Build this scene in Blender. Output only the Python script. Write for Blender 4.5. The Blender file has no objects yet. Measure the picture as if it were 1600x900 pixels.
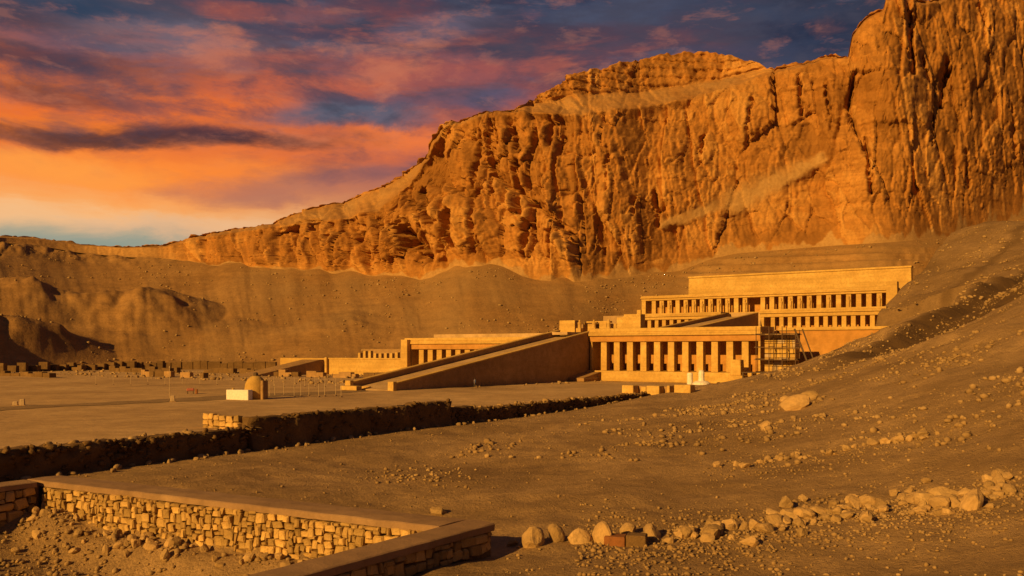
import bpy, bmesh, math, random
import numpy as np
from mathutils import Vector, Matrix

random.seed(7)
RNG = np.random.default_rng(11)
S = bpy.context.scene
COL = S.collection

# ------------------------------------------------------------------ camera
F, HOR, CZ = 1400.0, 547.0, 5.0          # focal length and horizon in photo pixels, eye height above the court
cam_d = bpy.data.cameras.new('camera')
cam_d.sensor_width = 36.0
cam_d.lens = F / 1600.0 * 36.0
cam_d.shift_y = (HOR - 450.0) / 1600.0
cam_d.clip_start = 0.1
cam_d.clip_end = 6000.0
cam = bpy.data.objects.new('camera', cam_d)
cam.location = (0, 0, CZ)
cam.rotation_euler = (math.radians(90), 0, 0)
COL.objects.link(cam)
S.camera = cam

# ------------------------------------------------------------------ sun, exposure
SUN_AZ = math.radians(42.0)               # shadows run this far to the right of straight ahead
SUN_EL = math.radians(21.0)
sd = bpy.data.lights.new('sun', 'SUN')
sd.energy = 5.0
sd.angle = math.radians(0.53)
sd.color = (1.0, 0.56, 0.135)
sun = bpy.data.objects.new('sun', sd)
dvec = Vector((math.sin(SUN_AZ) * math.cos(SUN_EL), math.cos(SUN_AZ) * math.cos(SUN_EL), -math.sin(SUN_EL)))
sun.rotation_euler = dvec.to_track_quat('-Z', 'Y').to_euler()
sun.location = (-60, -60, 60)
COL.objects.link(sun)
S.view_settings.view_transform = 'Standard'
S.view_settings.look = 'None'
S.view_settings.exposure = 0.25
S.view_settings.gamma = 1.0
S.view_settings.use_curve_mapping = False

# ------------------------------------------------------------------ node helpers
def lin(c):
    return tuple((x / 255.0 / 12.92) if x / 255.0 <= 0.04045 else ((x / 255.0 + 0.055) / 1.055) ** 2.4 for x in c)

class Nd:
    """A node socket with arithmetic."""
    def __init__(s, nt, sock): s.nt, s.s = nt, sock
    def op(s, o, *a, clamp=False):
        n = s.nt.nodes.new('ShaderNodeMath'); n.operation = o; n.use_clamp = clamp
        for i, v in enumerate((s,) + a):
            if isinstance(v, Nd): s.nt.links.new(v.s, n.inputs[i])
            else: n.inputs[i].default_value = v
        return Nd(s.nt, n.outputs[0])
    def __add__(s, o): return s.op('ADD', o)
    def __sub__(s, o): return s.op('SUBTRACT', o)
    def __mul__(s, o): return s.op('MULTIPLY', o)
    __radd__ = __add__; __rmul__ = __mul__
    def rng(s, a, b, c=0.0, d=1.0, smooth=True):
        n = s.nt.nodes.new('ShaderNodeMapRange'); n.interpolation_type = 'SMOOTHSTEP' if smooth else 'LINEAR'
        s.nt.links.new(s.s, n.inputs[0])
        for i, v in enumerate((a, b, c, d)): n.inputs[1 + i].default_value = v
        return Nd(s.nt, n.outputs[0])
    def ramp(s, stops, interp='LINEAR'):
        n = s.nt.nodes.new('ShaderNodeValToRGB'); s.nt.links.new(s.s, n.inputs[0])
        cr = n.color_ramp; cr.interpolation = interp
        while len(cr.elements) < len(stops): cr.elements.new(0.5)
        for e, (p, c) in zip(cr.elements, stops): e.position = p; e.color = (c[0], c[1], c[2], 1)
        return Nd(s.nt, n.outputs[0])

def mixc(nt, f, a, b, mode='MIX'):
    n = nt.nodes.new('ShaderNodeMix'); n.data_type = 'RGBA'; n.blend_type = mode
    for i, v in ((0, f), (6, a), (7, b)):
        if isinstance(v, Nd): nt.links.new(v.s, n.inputs[i])
        elif i == 0: n.inputs[0].default_value = v
        else: n.inputs[i].default_value = (v[0], v[1], v[2], 1)
    return Nd(nt, n.outputs[2])

def noise(nt, vec, scale, detail=5, rough=0.55, dist=0.0):
    n = nt.nodes.new('ShaderNodeTexNoise')
    nt.links.new(vec.s, n.inputs['Vector'])
    n.inputs['Scale'].default_value = scale; n.inputs['Detail'].default_value = detail
    n.inputs['Roughness'].default_value = rough; n.inputs['Distortion'].default_value = dist
    return Nd(nt, n.outputs['Fac'])

def vmul(nt, vec, k):
    n = nt.nodes.new('ShaderNodeVectorMath'); n.operation = 'MULTIPLY'
    nt.links.new(vec.s, n.inputs[0]); n.inputs[1].default_value = k
    return Nd(nt, n.outputs[0])

# ------------------------------------------------------------------ sky (world)
W = bpy.data.worlds.new('World'); S.world = W; W.use_nodes = True
nt = W.node_tree; nt.nodes.clear()
tc = nt.nodes.new('ShaderNodeTexCoord')
dirv = Nd(nt, tc.outputs['Generated'])
sx = nt.nodes.new('ShaderNodeSeparateXYZ'); nt.links.new(dirv.s, sx.inputs[0])
dx, dy, dz = (Nd(nt, sx.outputs[i]) for i in range(3))
az = dx.op('ARCTAN2', dy)                 # heading, right of straight ahead
el = dz.op('ARCSINE')
w1 = noise(nt, vmul(nt, dirv, (1, 1, 3.0)), 3.5, 6, 0.6)
w2 = noise(nt, vmul(nt, dirv, (1.3, 1.3, 4.0)), 5.0, 6, 0.62, 0.4)
U = az * 1000.0 + (w1 - 0.5) * 150.0        # thousandths of a radian
V = el * 1000.0 + (w2 - 0.5) * 52.0
def uv_of(px, py):
    x, z = (px - 800) / F, (HOR - py) / F
    return 1000 * math.atan(x), 1000 * math.asin(z / math.sqrt(1 + x * x + z * z))
vs = lambda v: v / 1600.0
t = (V * (1 / 1600.0)).op('ADD', 0.0, clamp=True)
warm = t.ramp([(0, lin((120, 135, 125))), (vs(104), lin((148, 152, 136))), (vs(118), lin((176, 164, 136))), (vs(130), lin((228, 176, 126))), (vs(146), lin((250, 168, 92))),
               (vs(168), lin((252, 146, 62))), (vs(205), lin((244, 122, 42))), (vs(250), lin((222, 106, 42))), (vs(285), lin((150, 80, 58))),
               (vs(330), lin((98, 84, 94))), (vs(372), lin((58, 60, 80))), (vs(520), lin((44, 46, 64))), (1.0, lin((34, 38, 56)))])
cool = t.ramp([(0, lin((110, 92, 98))), (vs(170), lin((140, 90, 92))), (vs(225), lin((176, 90, 72))), (vs(280), lin((140, 76, 76))),
               (vs(320), lin((92, 66, 78))), (vs(360), lin((52, 56, 78))), (vs(420), lin((36, 46, 70))), (vs(600), lin((30, 38, 58))), (1.0, lin((30, 36, 54)))])
far = t.ramp([(0, lin((66, 60, 74))), (vs(250), lin((58, 54, 70))), (vs(420), lin((40, 45, 62))), (1.0, lin((27, 32, 48)))])
ww = U.rng(-420, 40, 1, 0)
c = mixc(nt, ww, cool, warm)
c = mixc(nt, U.rng(60, 380, 0, 1), c, far)
c = mixc(nt, U.rng(-1900, -900, 1, 0), c, far)
# drifting cloud streaks everywhere: dark undersides and lit undersides
st = noise(nt, vmul(nt, dirv, (1.0, 1.0, 5.5)), 3.2, 8, 0.6, 0.5)
st2 = noise(nt, vmul(nt, dirv, (1.4, 1.2, 6.5)), 6.0, 8, 0.62, 0.3)
hi = t.rng(vs(190), vs(300))
c = mixc(nt, st.rng(0.50, 0.68) * hi * 0.5, c, lin((58, 52, 68)))
glow = U.rng(-50, 330, 1, 0) * U.rng(-1700, -900, 0, 1)
c = mixc(nt, st2.rng(0.50, 0.66) * hi * 0.5 * glow * t.rng(vs(460), vs(330)), c, lin((200, 98, 66)))
c = mixc(nt, st2.rng(0.52, 0.36) * hi * 0.45, c, lin((84, 88, 108)))
# individual cloud bars seen over the ridge: (px, py, half length, half thickness, tilt, colour, amount)
bars = [
    (30, 335, 300, 16, 0.0, (255, 200, 140), 0.45), (90, 386, 260, 16, 0.0, (140, 152, 138), 0.75),
    (260, 355, 170, 16, -0.02, (214, 172, 138), 0.5), (430, 350, 150, 20, -0.05, (255, 190, 125), 0.35),
    (300, 268, 300, 24, -0.05, (255, 136, 38), 0.8), (60, 262, 160, 22, 0.0, (255, 165, 70), 0.6),
    (440, 296, 160, 20, -0.06, (168, 108, 92), 0.75), (590, 268, 110, 17, -0.12, (118, 82, 92), 0.85),
    (640, 216, 110, 18, -0.10, (244, 122, 52), 0.9), (440, 246, 200, 16, -0.08, (226, 108, 46), 0.7),
    (200, 214, 330, 17, -0.04, (84, 52, 46), 0.95), (330, 203, 100, 14, -0.02, (72, 46, 54), 0.7),
    (545, 175, 125, 21, -0.03, (88, 92, 108), 0.95), (540, 155, 90, 9, 0.02, (70, 66, 84), 0.7),
    (60, 192, 170, 18, -0.02, (242, 122, 26), 0.85), (290, 165, 260, 15, -0.10, (232, 108, 42), 0.85),
    (470, 135, 170, 15, -0.08, (206, 98, 62), 0.75), (15, 130, 55, 10, 0.0, (196, 96, 38), 0.8),
    (90, 150, 100, 13, 0.0, (92, 56, 56), 0.8), (150, 122, 120, 16, 0.0, (120, 72, 70), 0.6),
    (110, 70, 90, 18, 0.0, (84, 80, 100), 0.7), (40, 92, 90, 14, 0.0, (60, 50, 66), 0.8), (20, 20, 80, 25, 0.0, (58, 50, 66), 0.8),
    (175, 18, 75, 17, 0.0, (42, 62, 86), 0.9), (270, 60, 130, 26, -0.05, (114, 100, 112), 0.75),
    (330, 100, 120, 16, -0.04, (168, 92, 78), 0.6), (400, 12, 110, 14, 0.0, (158, 80, 66), 0.8), (600, 10, 90, 16, 0.05, (130, 68, 66), 0.7),
    (480, 50, 110, 15, 0.06, (76, 62, 80), 0.8), (560, 78, 90, 12, 0.0, (104, 88, 102), 0.6), (690, 45, 110, 18, -0.06, (110, 96, 112), 0.7),
    (640, 105, 160, 20, -0.03, (164, 84, 74), 0.75), (760, 112, 110, 16, -0.05, (158, 82, 76), 0.75), (700, 152, 110, 13, -0.06, (92, 78, 96), 0.8),
    (780, 158, 60, 12, -0.05, (82, 80, 104), 0.75), (640, 180, 80, 10, -0.02, (176, 100, 88), 0.5),
    (860, 60, 160, 22, -0.06, (72, 56, 70), 0.8), (1020, 45, 110, 16, 0.05, (88, 62, 74), 0.6), (960, 15, 150, 15, 0.02, (74, 78, 100), 0.7),
    (1180, 20, 140, 16, 0.03, (54, 62, 84), 0.7), (1260, 55, 110, 26, 0.02, (31, 40, 64), 0.85), (1150, 85, 110, 14, 0.02, (58, 66, 90), 0.6),
    (570, 176, 120, 19, -0.05, (84, 90, 108), 0.95), (540, 154, 70, 8, 0.02, (66, 64, 84), 0.7), (200, 213, 260, 14, -0.03, (78, 46, 44), 0.95), (330, 208, 110, 14, -0.02, (68, 44, 54), 0.8), (150, 18, 80, 14, 0.0, (40, 58, 82), 0.8),
]
st3 = noise(nt, vmul(nt, dirv, (1.0, 1.0, 2.6)), 11.0, 9, 0.66, 0.35)
for (px, py, L, T, tilt, colr, amt) in bars:
    u0, v0 = uv_of(px, py)
    k = 1000.0 / F
    L *= k; T *= k
    du, dv = U - u0, V - v0
    p = (du + dv * (-tilt)) * (1 / L)
    q = (dv + du * tilt) * (1 / T)
    g = (p * p + q * q + (st3 - 0.5) * 3.0).rng(2.0, -0.5)
    c = mixc(nt, g * amt, c, lin(colr))
tex = noise(nt, vmul(nt, dirv, (1.0, 1.0, 2.4)), 9.0, 9, 0.64, 0.3)
lo = t.rng(vs(150), vs(260))
c = mixc(nt, tex.rng(0.49, 0.66) * lo * 0.62, c, lin((64, 62, 78)))
c = mixc(nt, tex.rng(0.48, 0.32) * lo * 0.38 * U.rng(-50, 330, 1, 0.2), c, lin((226, 128, 84)))
tex2 = noise(nt, vmul(nt, dirv, (1.0, 1.0, 3.2)), 20.0, 8, 0.62, 0.25)
c = mixc(nt, tex2.rng(0.50, 0.68) * lo * 0.36, c, lin((70, 66, 80)))
c = mixc(nt, tex2.rng(0.47, 0.32) * lo * 0.22, c, lin((206, 122, 88)))
c = mixc(nt, dz.rng(-0.02, -0.10), c, lin((70, 48, 30)))
skt = nt.nodes.new('ShaderNodeTexSky')     # the clear air between the clouds
skt.sky_type = 'NISHITA'; skt.sun_disc = False
skt.sun_elevation = SUN_EL; skt.sun_rotation = SUN_AZ + math.pi
add = nt.nodes.new('ShaderNodeMix'); add.data_type = 'RGBA'; add.blend_type = 'ADD'
add.inputs[0].default_value = 0.0025
nt.links.new(c.s, add.inputs[6]); nt.links.new(skt.outputs[0], add.inputs[7])
bg = nt.nodes.new('ShaderNodeBackground'); bg.inputs[1].default_value = 0.84
nt.links.new(add.outputs[2], bg.inputs[0])
wo = nt.nodes.new('ShaderNodeOutputWorld'); nt.links.new(bg.outputs[0], wo.inputs[0])

# ------------------------------------------------------------------ materials
def rock_mat(name, c1, c2, c3, scale=1.0, bump=0.5, bscale=6.0, strata=0.0, streak=0.0, rand=0.0, sand=None, fine=1.0, rough=0.92, tone=False):
    m = bpy.data.materials.new(name); m.use_nodes = True
    nt = m.node_tree; b = nt.nodes['Principled BSDF']
    g = nt.nodes.new('ShaderNodeNewGeometry') if not rand else nt.nodes.new('ShaderNodeTexCoord')
    pos = Nd(nt, g.outputs['Position'] if not rand else g.outputs['Object'])
    n1 = noise(nt, pos, 0.12 * scale, 6, 0.6)
    n2 = noise(nt, pos, 0.9 * scale, 8, 0.65)
    col = n1.ramp([(0.32, c1), (0.5, c2), (0.68, c3)])
    col = mixc(nt, n2.rng(0.35, 0.7) * 0.55, col, tuple(x * 0.55 for x in c2))
    h = n2 * 0.6
    if strata:
        s = noise(nt, vmul(nt, pos, (0.02, 0.02, 0.55)), 1.0, 6, 0.7)
        col = mixc(nt, s.rng(0.42, 0.62) * strata, col, tuple(x * 0.62 for x in c1))
        h = h + s * 1.4 * strata
    if streak:
        s = noise(nt, vmul(nt, pos, (0.5, 0.5, 0.035)), 1.0, 7, 0.7)
        col = mixc(nt, s.rng(0.5, 0.68) * streak, col, tuple(x * 0.5 for x in c2))
        col = mixc(nt, s.rng(0.46, 0.30) * streak * 0.6, col, tuple(min(1, x * 1.25) for x in c3))
        h = h + s * 1.6 * streak
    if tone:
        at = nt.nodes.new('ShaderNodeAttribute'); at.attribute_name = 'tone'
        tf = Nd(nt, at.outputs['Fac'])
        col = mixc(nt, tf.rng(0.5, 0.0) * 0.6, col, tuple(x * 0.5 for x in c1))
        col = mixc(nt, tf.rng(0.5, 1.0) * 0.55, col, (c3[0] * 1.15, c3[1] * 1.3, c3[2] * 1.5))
    if sand:
        at = nt.nodes.new('ShaderNodeAttribute'); at.attribute_name = 'sand'
        sf = Nd(nt, at.outputs['Fac'])
        sc = noise(nt, pos, 0.25, 6, 0.6).ramp([(0.3, tuple(x * 0.82 for x in sand)), (0.7, sand)])
        col = mixc(nt, sf, col, sc)
    f = noise(nt, pos, bscale * scale, 6, 0.7)
    col = mixc(nt, f.rng(0.40, 0.72) * 0.4 * fine, col, tuple(x * 0.45 for x in c2))
    h = h + f * 0.5
    if rand:
        oi = nt.nodes.new('ShaderNodeObjectInfo')
        r = Nd(nt, oi.outputs['Random']) * (2 * rand) + (1 - rand)
        n = nt.nodes.new('ShaderNodeVectorMath'); n.operation = 'SCALE'
        nt.links.new(col.s, n.inputs[0]); nt.links.new(r.s, n.inputs['Scale'])
        col = Nd(nt, n.outputs[0])
    nt.links.new(col.s, b.inputs['Base Color'])
    b.inputs['Roughness'].default_value = rough
    b.inputs['Specular IOR Level'].default_value = 0.15
    bp = nt.nodes.new('ShaderNodeBump'); bp.inputs['Strength'].default_value = bump
    bp.inputs['Distance'].default_value = 0.25 / scale if scale > 1 else 0.35
    nt.links.new(h.s, bp.inputs['Height']); nt.links.new(bp.outputs[0], b.inputs['Normal'])
    return m

def plain_mat(name, colr, rough=0.8, metal=0.0):
    m = bpy.data.materials.new(name); m.use_nodes = True
    nt = m.node_tree; b = nt.nodes['Principled BSDF']
    g = nt.nodes.new('ShaderNodeNewGeometry'); pos = Nd(nt, g.outputs['Position'])
    n = noise(nt, pos, 5.0, 6, 0.6)
    col = n.ramp([(0.3, tuple(x * 0.75 for x in colr)), (0.7, colr)])
    nt.links.new(col.s, b.inputs['Base Color'])
    b.inputs['Roughness'].default_value = rough; b.inputs['Metallic'].default_value = metal
    return m

M = {}
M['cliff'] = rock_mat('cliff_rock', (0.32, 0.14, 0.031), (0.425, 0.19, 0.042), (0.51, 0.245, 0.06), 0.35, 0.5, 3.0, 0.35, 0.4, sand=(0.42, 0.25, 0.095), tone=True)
M['talus'] = rock_mat('talus_sand', (0.25, 0.135, 0.047), (0.33, 0.18, 0.062), (0.39, 0.22, 0.08), 0.4, 0.9, 3.5, 0.3, 0.0, fine=0.8, sand=(0.31, 0.19, 0.08))
M['ground'] = rock_mat('stony_sand', (0.25, 0.152, 0.066), (0.375, 0.236, 0.108), (0.50, 0.32, 0.15), 1.0, 0.9, 7.0, fine=1.2, sand=(0.125, 0.07, 0.028))  # sand here is the dark tone of the painted gully shade and far scree
M['court'] = rock_mat('court_sand', (0.34, 0.215, 0.10), (0.49, 0.32, 0.15), (0.58, 0.39, 0.19), 0.6, 0.3, 5.0, fine=0.5)
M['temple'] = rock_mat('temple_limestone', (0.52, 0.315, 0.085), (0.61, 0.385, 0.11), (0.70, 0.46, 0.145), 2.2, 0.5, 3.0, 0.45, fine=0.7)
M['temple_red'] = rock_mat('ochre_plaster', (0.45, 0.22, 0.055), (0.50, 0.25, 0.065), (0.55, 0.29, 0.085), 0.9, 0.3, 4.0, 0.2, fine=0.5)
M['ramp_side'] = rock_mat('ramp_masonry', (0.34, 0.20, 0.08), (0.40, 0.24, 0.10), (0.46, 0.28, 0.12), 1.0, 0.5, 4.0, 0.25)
M['wall_stone'] = rock_mat('wall_stone', (0.38, 0.23, 0.077), (0.49, 0.305, 0.105), (0.60, 0.39, 0.145), 2.0, 0.6, 4.0, rand=0.40, fine=0.9)
M['mortar'] = rock_mat('earth_mortar', (0.13, 0.08, 0.035), (0.18, 0.11, 0.045), (0.23, 0.14, 0.06), 2.0, 0.8, 6.0)
M['coping'] = rock_mat('mud_coping', (0.27, 0.165, 0.09), (0.33, 0.205, 0.11), (0.38, 0.245, 0.135), 1.6, 0.35, 8.0, fine=0.5)
M['mudwall'] = rock_mat('shade_brick', (0.13, 0.077, 0.032), (0.18, 0.105, 0.042), (0.24, 0.145, 0.06), 1.6, 0.8, 4.0, 0.3)
M['rock'] = rock_mat('limestone_rubble', (0.36, 0.225, 0.095), (0.46, 0.295, 0.125), (0.56, 0.38, 0.18), 2.0, 0.6, 4.0, rand=0.25)
M['redbrick'] = rock_mat('red_block', (0.24, 0.095, 0.033), (0.28, 0.115, 0.04), (0.33, 0.14, 0.05), 2.0, 0.5, 5.0)
M['white'] = plain_mat('whitewash', (0.80, 0.74, 0.66))
M['pale'] = plain_mat('pale_stone', (0.80, 0.72, 0.62))
M['wood'] = plain_mat('dark_timber', (0.10, 0.06, 0.03))
M['pole'] = plain_mat('pale_post', (0.48, 0.34, 0.19), 0.6)
M['steel'] = plain_mat('rusty_steel', (0.16, 0.09, 0.045), 0.6, 0.3)
M['red'] = plain_mat('red_cloth', (0.42, 0.13, 0.09))
M['skin'] = plain_mat('skin', (0.30, 0.17, 0.10), 0.6)
M['hair'] = plain_mat('dark_hair', (0.02, 0.015, 0.012))
M['blue'] = plain_mat('blue_cloth', (0.10, 0.16, 0.36))
M['robe'] = plain_mat('white_robe', (0.75, 0.72, 0.68))
M['dcloth'] = plain_mat('dark_cloth', (0.06, 0.05, 0.05))

# ------------------------------------------------------------------ numpy noise
_perm = np.random.default_rng(5).permutation(256)
_perm = np.concatenate([_perm, _perm, _perm])
_grad = np.random.default_rng(6).normal(size=(256, 3)); _grad /= np.linalg.norm(_grad, axis=1)[:, None]
def pn(x, y, z=0.0):
    x, y, z = np.broadcast_arrays(np.asarray(x, float), np.asarray(y, float), np.asarray(z, float))
    xi, yi, zi = np.floor(x).astype(int), np.floor(y).astype(int), np.floor(z).astype(int)
    xf, yf, zf = x - xi, y - yi, z - zi
    u, v, w = (t * t * t * (t * (t * 6 - 15) + 10) for t in (xf, yf, zf))
    xi &= 255; yi &= 255; zi &= 255
    def gd(i, j, k):
        h = _perm[_perm[_perm[(xi + i) & 255] + ((yi + j) & 255)] + ((zi + k) & 255)] & 255
        g = _grad[h]
        return g[..., 0] * (xf - i) + g[..., 1] * (yf - j) + g[..., 2] * (zf - k)
    l = lambda a, b, t: a + t * (b - a)
    return 1.6 * l(l(l(gd(0, 0, 0), gd(1, 0, 0), u), l(gd(0, 1, 0), gd(1, 1, 0), u), v),
                   l(l(gd(0, 0, 1), gd(1, 0, 1), u), l(gd(0, 1, 1), gd(1, 1, 1), u), v), w)
def fbm(x, y, z=0.0, o=4, g=0.5):
    r, a, f = 0.0, 1.0, 1.0
    for i in range(o):
        r = r + a * pn(x * f + 17.3 * i, y * f + 5.1 * i, np.asarray(z) * f + 9.7 * i); a *= g; f *= 2.03
    return r
def ridged(x, y, z=0.0, o=3, g=0.5):
    r, a, f = 0.0, 1.0, 1.0
    for i in range(o):
        r = r + a * (1 - 2.2 * np.abs(pn(x * f + 31.7 * i, y * f + 3.3 * i, np.asarray(z) * f))); a *= g; f *= 2.07
    return r
def sstep(a, b, x):
    t = np.clip((x - a) / (b - a), 0, 1); return t * t * (3 - 2 * t)

# ------------------------------------------------------------------ object helpers
def tag(o, label=None, cat=None, group=None, kind=None):
    if label: o['label'] = label
    if cat: o['category'] = cat
    if group: o['group'] = group
    if kind: o['kind'] = kind
    return o

def empty(name, loc, rz=0.0, label=None, cat=None, group=None):
    o = bpy.data.objects.new(name, None); COL.objects.link(o)
    o.location = loc; o.rotation_euler = (0, 0, rz); o.empty_display_size = 0.3
    return tag(o, label, cat, group)

def link_mesh(name, me, mat, parent=None, smooth=False):
    if mat and not me.materials: me.materials.append(mat)
    o = bpy.data.objects.new(name, me); COL.objects.link(o)
    if parent: o.parent = parent
    if smooth: me.polygons.foreach_set('use_smooth', [True] * len(me.polygons))
    return o

def mesh_np(name, verts, faces, quads=True):
    me = bpy.data.meshes.new(name)
    verts = np.ascontiguousarray(verts, dtype=np.float32); faces = np.ascontiguousarray(faces, dtype=np.int32)
    k = faces.shape[1]
    me.vertices.add(len(verts)); me.vertices.foreach_set('co', verts.ravel())
    me.loops.add(faces.size); me.loops.foreach_set('vertex_index', faces.ravel())
    me.polygons.add(len(faces)); me.polygons.foreach_set('loop_start', np.arange(0, faces.size, k, dtype=np.int32))
    try: me.polygons.foreach_set('loop_total', np.full(len(faces), k, dtype=np.int32))
    except Exception: pass
    me.update(calc_edges=True); me.validate()
    return me

def grid_faces(nr, nc, keep=None):
    i = np.arange(nr * nc).reshape(nr, nc)
    q = np.stack([i[:-1, :-1], i[:-1, 1:], i[1:, 1:], i[1:, :-1]], -1).reshape(-1, 4)
    return q if keep is None else q[keep.reshape(-1)]

class B:
    """Collects boxes, prisms and tubes; build() links them as ONE mesh object."""
    def __init__(s): s.bm = bmesh.new()
    def box(s, x0, x1, y0, y1, z0, z1, bev=0.0, batter=0.0):
        vs_ = [s.bm.verts.new(p) for p in ((x0, y0, z0), (x1, y0, z0), (x1, y1, z0), (x0, y1, z0),
              (x0 + batter, y0 + batter, z1), (x1 - batter, y0 + batter, z1), (x1 - batter, y1 - batter, z1), (x0 + batter, y1 - batter, z1))]
        fs = [s.bm.faces.new([vs_[i] for i in f]) for f in ((3, 2, 1, 0), (4, 5, 6, 7), (0, 1, 5, 4), (1, 2, 6, 5), (2, 3, 7, 6), (3, 0, 4, 7))]
        if bev:
            es = list({e for f in fs for e in f.edges})
            bmesh.ops.bevel(s.bm, geom=es, offset=bev, segments=1, affect='EDGES', profile=0.5)
        return s
    def prism(s, poly, x0, x1):            # polygon in (y, z), extruded along x
        a = [s.bm.verts.new((x0, y, z)) for y, z in poly]; b = [s.bm.verts.new((x1, y, z)) for y, z in poly]
        n = len(poly)
        s.bm.faces.new(a); s.bm.faces.new(b[::-1])
        for i in range(n): s.bm.faces.new((a[i], b[i], b[(i + 1) % n], a[(i + 1) % n]))
        return s
    def tube(s, p, q, r, r2=None, seg=7):
        p, q = Vector(p), Vector(q); d = q - p; L = d.length
        m = Matrix.Translation((p + q) / 2) @ d.to_track_quat('Z', 'Y').to_matrix().to_4x4()
        bmesh.ops.create_cone(s.bm, cap_ends=True, segments=seg, radius1=r, radius2=r if r2 is None else r2, depth=L, matrix=m)
        return s
    def lathe(s, prof, seg=14, cx=0, cy=0):
        rings = [[s.bm.verts.new((cx + r * math.cos(2 * math.pi * k / seg), cy + r * math.sin(2 * math.pi * k / seg), z)) for k in range(seg)] for r, z in prof]
        for a, b in zip(rings, rings[1:]):
            for k in range(seg): s.bm.faces.new((a[k], a[(k + 1) % seg], b[(k + 1) % seg], b[k]))
        s.bm.faces.new(rings[0][::-1]); s.bm.faces.new(rings[-1])
        return s
    def mesh(s, name):
        me = bpy.data.meshes.new(name)
        bmesh.ops.recalc_face_normals(s.bm, faces=s.bm.faces)
        s.bm.to_mesh(me); s.bm.free(); return me
    def build(s, name, mat, parent=None, smooth=False, rough=0.0, cuts=0):
        if cuts:
            bmesh.ops.subdivide_edges(s.bm, edges=s.bm.edges[:], cuts=cuts, use_grid_fill=True)
        if rough:
            for v in s.bm.verts:
                v.co += Vector((random.uniform(-1, 1), random.uniform(-1, 1), random.uniform(-1, 1))) * rough
        return link_mesh(name, s.mesh(name), mat, parent, smooth)

# the site's axes: a runs along the facades to the right, b runs up the ramp into the cliff
R_ = np.array([0.820, -0.572]); U_ = np.array([0.572, 0.820])
A_C, B_C = 75.5, -130.2                   # where the camera stands in (a, b)
PHI = math.atan2(R_[1], R_[0])
def W2(a, b):                              # site -> world x, y
    return (a - A_C) * R_[0] + (b - B_C) * U_[0], (a - A_C) * R_[1] + (b - B_C) * U_[1]
def S2(x, y):                              # world -> site
    return A_C + x * R_[0] + y * R_[1], B_C + x * U_[0] + y * U_[1]
def root(name, a, b, z, label, cat, group=None):
    x, y = W2(a, b); return empty(name, (x, y, z), PHI, label, cat, group)
def P3(px, py, D):
    return np.array([(px - 800) / F * D, D, CZ - (py - HOR) / F * D])

# ------------------------------------------------------------------ foreground terrain
ctrl = []
for a, b, z in [(29.5, -160, -1.8), (29.5, -120, -1.5), (29.5, -98, -1.38), (29.5, -80, -1.1), (29.5, -60, -1.0), (29.5, -46, -0.6), (29.5, -34, -0.05), (29.5, -10, 0.05), (29.5, 8, 0.3),
                (36, -106, -1.45), (45, -104, -1.45), (58, -104, -1.4), (45, -85, -1.2), (60, -95, -1.25), (40, -60, -0.85), (45, -130, -1.4), (34, -130, -1.6), (52, -145, -1.0)]:
    x, y = W2(a, b); ctrl.append((x, y, z))
for q in [(775, 855, 28.6), (830, 900, 24.9), (1000, 855, 28.5), (1000, 760, 39), (1000, 690, 56), (1000, 640, 78), (1200, 900, 24), (1200, 830, 29.5), (1200, 760, 37),
          (1200, 690, 50), (1200, 640, 66), (1215, 622, 75), (1400, 900, 22.5), (1400, 800, 30.5), (1400, 720, 38), (1400, 640, 50), (1400, 590, 65), (1400, 555, 80),
          (1600, 900, 20.5), (1600, 780, 28.5), (1600, 680, 36), (1600, 580, 48), (1600, 500, 66), (1600, 474, 76), (1500, 517, 78), (1300, 590, 84), (1250, 608, 86),
          (1290, 570, 97), (1400, 524, 114), (1500, 468, 136), (1600, 424, 168), (1300, 554, 112), (1400, 506, 128), (1500, 456, 152), (1600, 412, 190), (1250, 574, 118), (1215, 578, 130), (1150, 597, 118), (1180, 590, 125),
          (1450, 472, 160), (1600, 398, 210), (1600, 337, 250), (1540, 352, 255), (1490, 420, 215), (1440, 462, 190)]:
    ctrl.append(tuple(P3(*q)))
for x, y, z in [(0, 0, 3.0), (0, 9, 0.6), (-12, 5, 0.3), (16, 6, 1.8), (30, 0, 2.8), (0, -30, 3.0), (-30, -10, -0.5), (60, -20, 4), (45, 45, 7), (60, 80, 11.5), (100, 60, 14),
                (120, 120, 22), (150, 180, 33), (80, 130, 19), (100, 200, 22.5), (150, 250, 41), (250, 150, 38), (220, 300, 50), (80, 84, 13.0)]:
    ctrl.append((x, y, z))
ctrl = np.array(ctrl)
def tps_fit(P, lam=0.02):
    n = len(P); d = np.linalg.norm(P[:, None, :2] - P[None, :, :2], axis=2) / 50
    K = np.where(d > 0, d * d * np.log(d + 1e-9), 0) + lam * np.eye(n)
    Q = np.c_[np.ones(n), P[:, :2] / 50]
    A = np.block([[K, Q], [Q.T, np.zeros((3, 3))]])
    return np.linalg.solve(A, np.r_[P[:, 2], 0, 0, 0])
TW = tps_fit(ctrl, 0.004)
def tps(x, y):
    x, y = np.broadcast_arrays(np.asarray(x, float), np.asarray(y, float))
    sh = x.shape; x = x.ravel(); y = y.ravel(); out = np.empty(len(x))
    for i in range(0, len(x), 40000):
        xs, ys = x[i:i + 40000], y[i:i + 40000]
        d = np.sqrt((xs[:, None] - ctrl[None, :, 0]) ** 2 + (ys[:, None] - ctrl[None, :, 1]) ** 2) / 50
        out[i:i + 40000] = (np.where(d > 0, d * d * np.log(d + 1e-9), 0)) @ TW[:-3] + TW[-3] + TW[-2] * xs / 50 + TW[-1] * ys / 50
    return out.reshape(sh)

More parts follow.
